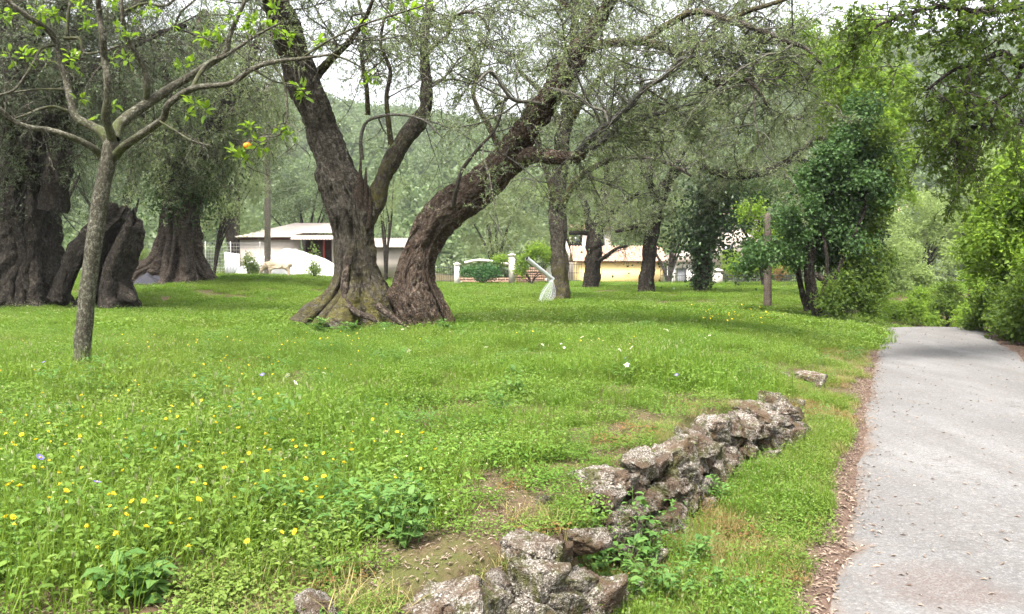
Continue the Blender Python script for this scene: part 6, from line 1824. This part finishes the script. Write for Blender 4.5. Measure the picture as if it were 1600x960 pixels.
for a in ((905, 812, 3.62, .22, 12, .045, 'bushy green plant filling the gap in the wall'), (930, 800, 3.72, .2, 10, .04, 'second green plant in the wall gap, nearer the pale stone'), (1075, 740, 5.0, .16, 8, .035, 'small herb sprouting from the middle of the wall face'), (1150, 690, 5.9, .14, 8, .035, 'small herb sprouting near the far end of the wall'),
          (990, 838, 4.05, .34, 14, .055, 'tall nettle like plant growing against the wall face, left of its clump'), (1010, 880, 3.85, .34, 15, .055, 'leafy plant at the foot of the wall in the middle of its clump'), (1035, 935, 3.55, .30, 15, .05, 'leafy plant at the wall foot nearest the bottom edge'),
          (955, 800, 3.95, .30, 10, .06, 'leafy plant rising over the pale stone edge of the wall'), (1085, 880, 3.95, .22, 12, .045, 'leafy plant spreading into the verge right of the wall clump'), (1120, 800, 5.0, .20, 10, .045, 'small green plant at the wall foot farther up the verge'),
          (965, 900, 3.5, .30, 12, .05, 'shaded leafy plant tucked under the nearest wall stones'), (1120, 935, 3.55, .18, 12, .04, 'low leafy plant in the verge near the bottom edge'),
          (630, 858, 3.15, .24, 10, .06, 'dark broad leaved plant in the meadow left of the big stones'), (590, 830, 3.3, .2, 8, .055, 'broad leaved plant beside the dark one in the meadow'), (655, 800, 3.5, .2, 9, .06, 'broad leaved plant above the bare soil strip'),
          (235, 930, 2.72, .15, 6, .075, 'large leaved rosette plant at the bottom left'), (195, 945, 2.62, .16, 6, .085, 'smaller large leaved plant left of the bottom rosette'), (520, 915, 2.85, .07, 5, .06, 'low round leaved seedling on the bare soil patch'),
          (345, 690, 5.0, .22, 6, .10, 'tall pale green broad leaves standing in the meadow grass'), (800, 610, 6.6, .26, 9, .06, 'pinnate leafy weed in the middle of the meadow'), (770, 640, 6.0, .24, 8, .06, 'pinnate leafy weed just nearer than its neighbour'),
          (500, 510, 15.0, .35, 14, .12, 'nettle patch at the left roots of the old olive'), (545, 520, 14.6, .32, 14, .12, 'nettle patch in front of the old olive trunk'), (690, 515, 15.2, .30, 12, .11, 'nettle patch at the leaning olive foot'), (600, 518, 14.9, .25, 10, .11, 'nettle patch below the moss covered root'),
          (860, 905, 3.05, .14, 8, .035, 'small reddish leaved creeper between the near stones'), (900, 880, 3.25, .14, 9, .035, 'small green creeper on the wall top among near stones')):
    plant(*a)

# ------------------------------------------------------------------ flowers
def flower_mesh(np_, r, mat, rows=2, cup=0.35):
    m_ = MB()
    for k_ in range(rows):
        a = np.linspace(0, 6.283, np_, endpoint=False) + k_ * 0.2
        rr = r * (1 - .35 * k_)
        d = np.stack([np.cos(a), np.sin(a), np.full(np_, cup * (1 + k_))], 1)
        st_ = rng.bit_generator.state
        leaves(m_, d * 0.06 * rr, d, rr, rr * .36, upbias=.95, fold=.05, curl=.05)
    return m_.mesh('petals', mat)
def stem_mesh(h):
    m_ = MB()
    sweep(m_, [(0, 0, -.03), (.01, .005, h * .5), (0, 0, h)], [.0016, .0013, .0011], 4, n=5)
    return m_.mesh('stem', M['stem'])
fy_mesh = [flower_mesh(13, .0105, M['yellow']), flower_mesh(15, .0125, M['yellow'], cup=.6)]
cen = MB(); sweep(cen, [(0, 0, 0), (0, 0, .004), (0, 0, .007)], [.005, .005, .002], 7, n=3); cme = cen.mesh('disc', M['yellow'])
st_mesh = [stem_mesh(.20), stem_mesh(.27)]
def flower(x, y, h, k_, name, label, group, pet, cat='flower'):
    z = gz(x, y)
    o = bpy.data.objects.new(name, None); o.empty_display_size = .05
    link(o); o.location = (x, y, z); o.rotation_euler = (random.uniform(-.12, .12), random.uniform(-.12, .12), random.uniform(0, 6.28))
    tag(o, label, cat, group)
    s = h / (.20, .27)[k_]
    obj('stem', st_mesh[k_], o, scale=(1, 1, s))
    f_ = obj('petals', pet, o, loc=(0, 0, h), rot=(random.uniform(-.9, .9), random.uniform(-.9, .9), 0), scale=random.uniform(.65, 1.35))
    obj('disc', cme, f_)
n_f = 0
while n_f < 250:
    Y = 2.6 + 9.0 * random.random() ** 1.15
    px = random.uniform(-60, 1000)
    x = X_(px, Y)
    s = float(XL(Y)) - x
    if (Y < 7.2 and x > float(wall_x(Y)) - .5) or s < 1.8: continue
    dens = 0.5 + 0.9 * float(vnoise(np.array([x * .8, Y * .8, 0]), 88)) - (0.35 if px > 700 else 0)
    if random.random() > dens: continue
    where = ('close to the bottom left corner' if px < 330 and Y < 4.2 else 'in the near grass left of the bare soil strip' if Y < 4.2 else 'left of the orange tree trunk line' if px < 128 else
             'in the grass around the orange tree foot' if px < 330 and Y > 6.5 else 'in the left middle of the meadow' if px < 400 else 'in the open grass before the old olives' if Y > 7.5 else 'in the middle of the meadow above the wall')
    flower(x, Y, random.uniform(.16, .27), random.randint(0, 1), 'yellow_flower', 'small yellow daisy like flower ' + where, 'yellow flowers ' + where, random.choice(fy_mesh))
    n_f += 1
n_f = 0
while n_f < 45:
    px = random.uniform(1080, 1275); Y = random.uniform(15, 21)
    x = X_(px, Y)
    if float(XL(Y)) - x < 2.3 or random.random() > .5 + float(vnoise(np.array([x * .9, Y * .5, 0]), 89)): continue
    flower(x, Y, random.uniform(.26, .36), 1, 'yellow_flower', 'tiny yellow flower in the far patch before the vine thicket', 'far patch of yellow flowers', flower_mesh(9, .02, M['yellow']) if n_f == 0 else bpy.data.meshes['petals.002'] if 'petals.002' in bpy.data.meshes else fy_mesh[1])
    n_f += 1
vme = flower_mesh(11, .019, M['violet'])
for (px, Y, lab) in ((66, 3.55, 'violet chicory flower near the left edge, the largest'), (152, 3.1, 'violet flower in the bottom left, nearest the camera'), (70, 7.2, 'small violet flower left of the orange tree foot'), (1058, 6.4, 'violet flower in the grass behind the wall'), (405, 6.6, 'violet flower in the mid meadow'), (977, 7.4, 'faint violet flower in the middle of the meadow')):
    flower(X_(px, Y), Y, .28 if Y < 4 else .26, 1, 'violet_flower', lab, 'violet flowers', vme)
wme = MB()
for q in range(9):
    a = q * 2.4; r_ = .007 * math.sqrt(q)
    leaves(wme, np.array([[r_ * math.cos(a), r_ * math.sin(a), 0]] * 4), np.array([[math.cos(t), math.sin(t), .3] for t in (0, 1.57, 3.14, 4.71)]), .007, .005, upbias=.95)
wme = wme.mesh('umbel', M['white_petal'])
n_f = 0
while n_f < 26:
    Y = random.uniform(5.5, 13); px = random.uniform(400, 1150); x = X_(px, Y)
    if (Y < 7.4 and x > float(wall_x(Y)) - .4) or float(XL(Y)) - x < 2.0 or random.random() > .45 + float(vnoise(np.array([x * 1.1, Y * .8, 0]), 96)): continue
    flower(x, Y, random.uniform(.22, .3), 1, 'white_flower', 'small white flower head in the mid meadow grass', 'white flower heads in the meadow', wme)
    n_f += 1

# ------------------------------------------------------------------ haze in the air
def haze_box():
    m_ = MB(); box(m_, -460, 460, -70, 780, -8, 175)
    t = NT('haze')
    pv = t.n('ShaderNodeVolumePrincipled', {'Color': (0.92, 0.95, 1.0), 'Density': HAZE, 'Anisotropy': 0.2})
    t.t.links.new(pv.outputs[0], t.out.inputs['Volume'])
    o = obj('haze', m_.mesh('haze', t.m))
    tag(o, 'thin pale summer haze in the air', kind='stuff')
HAZE = 0.00032
if HAZE > 0: haze_box()
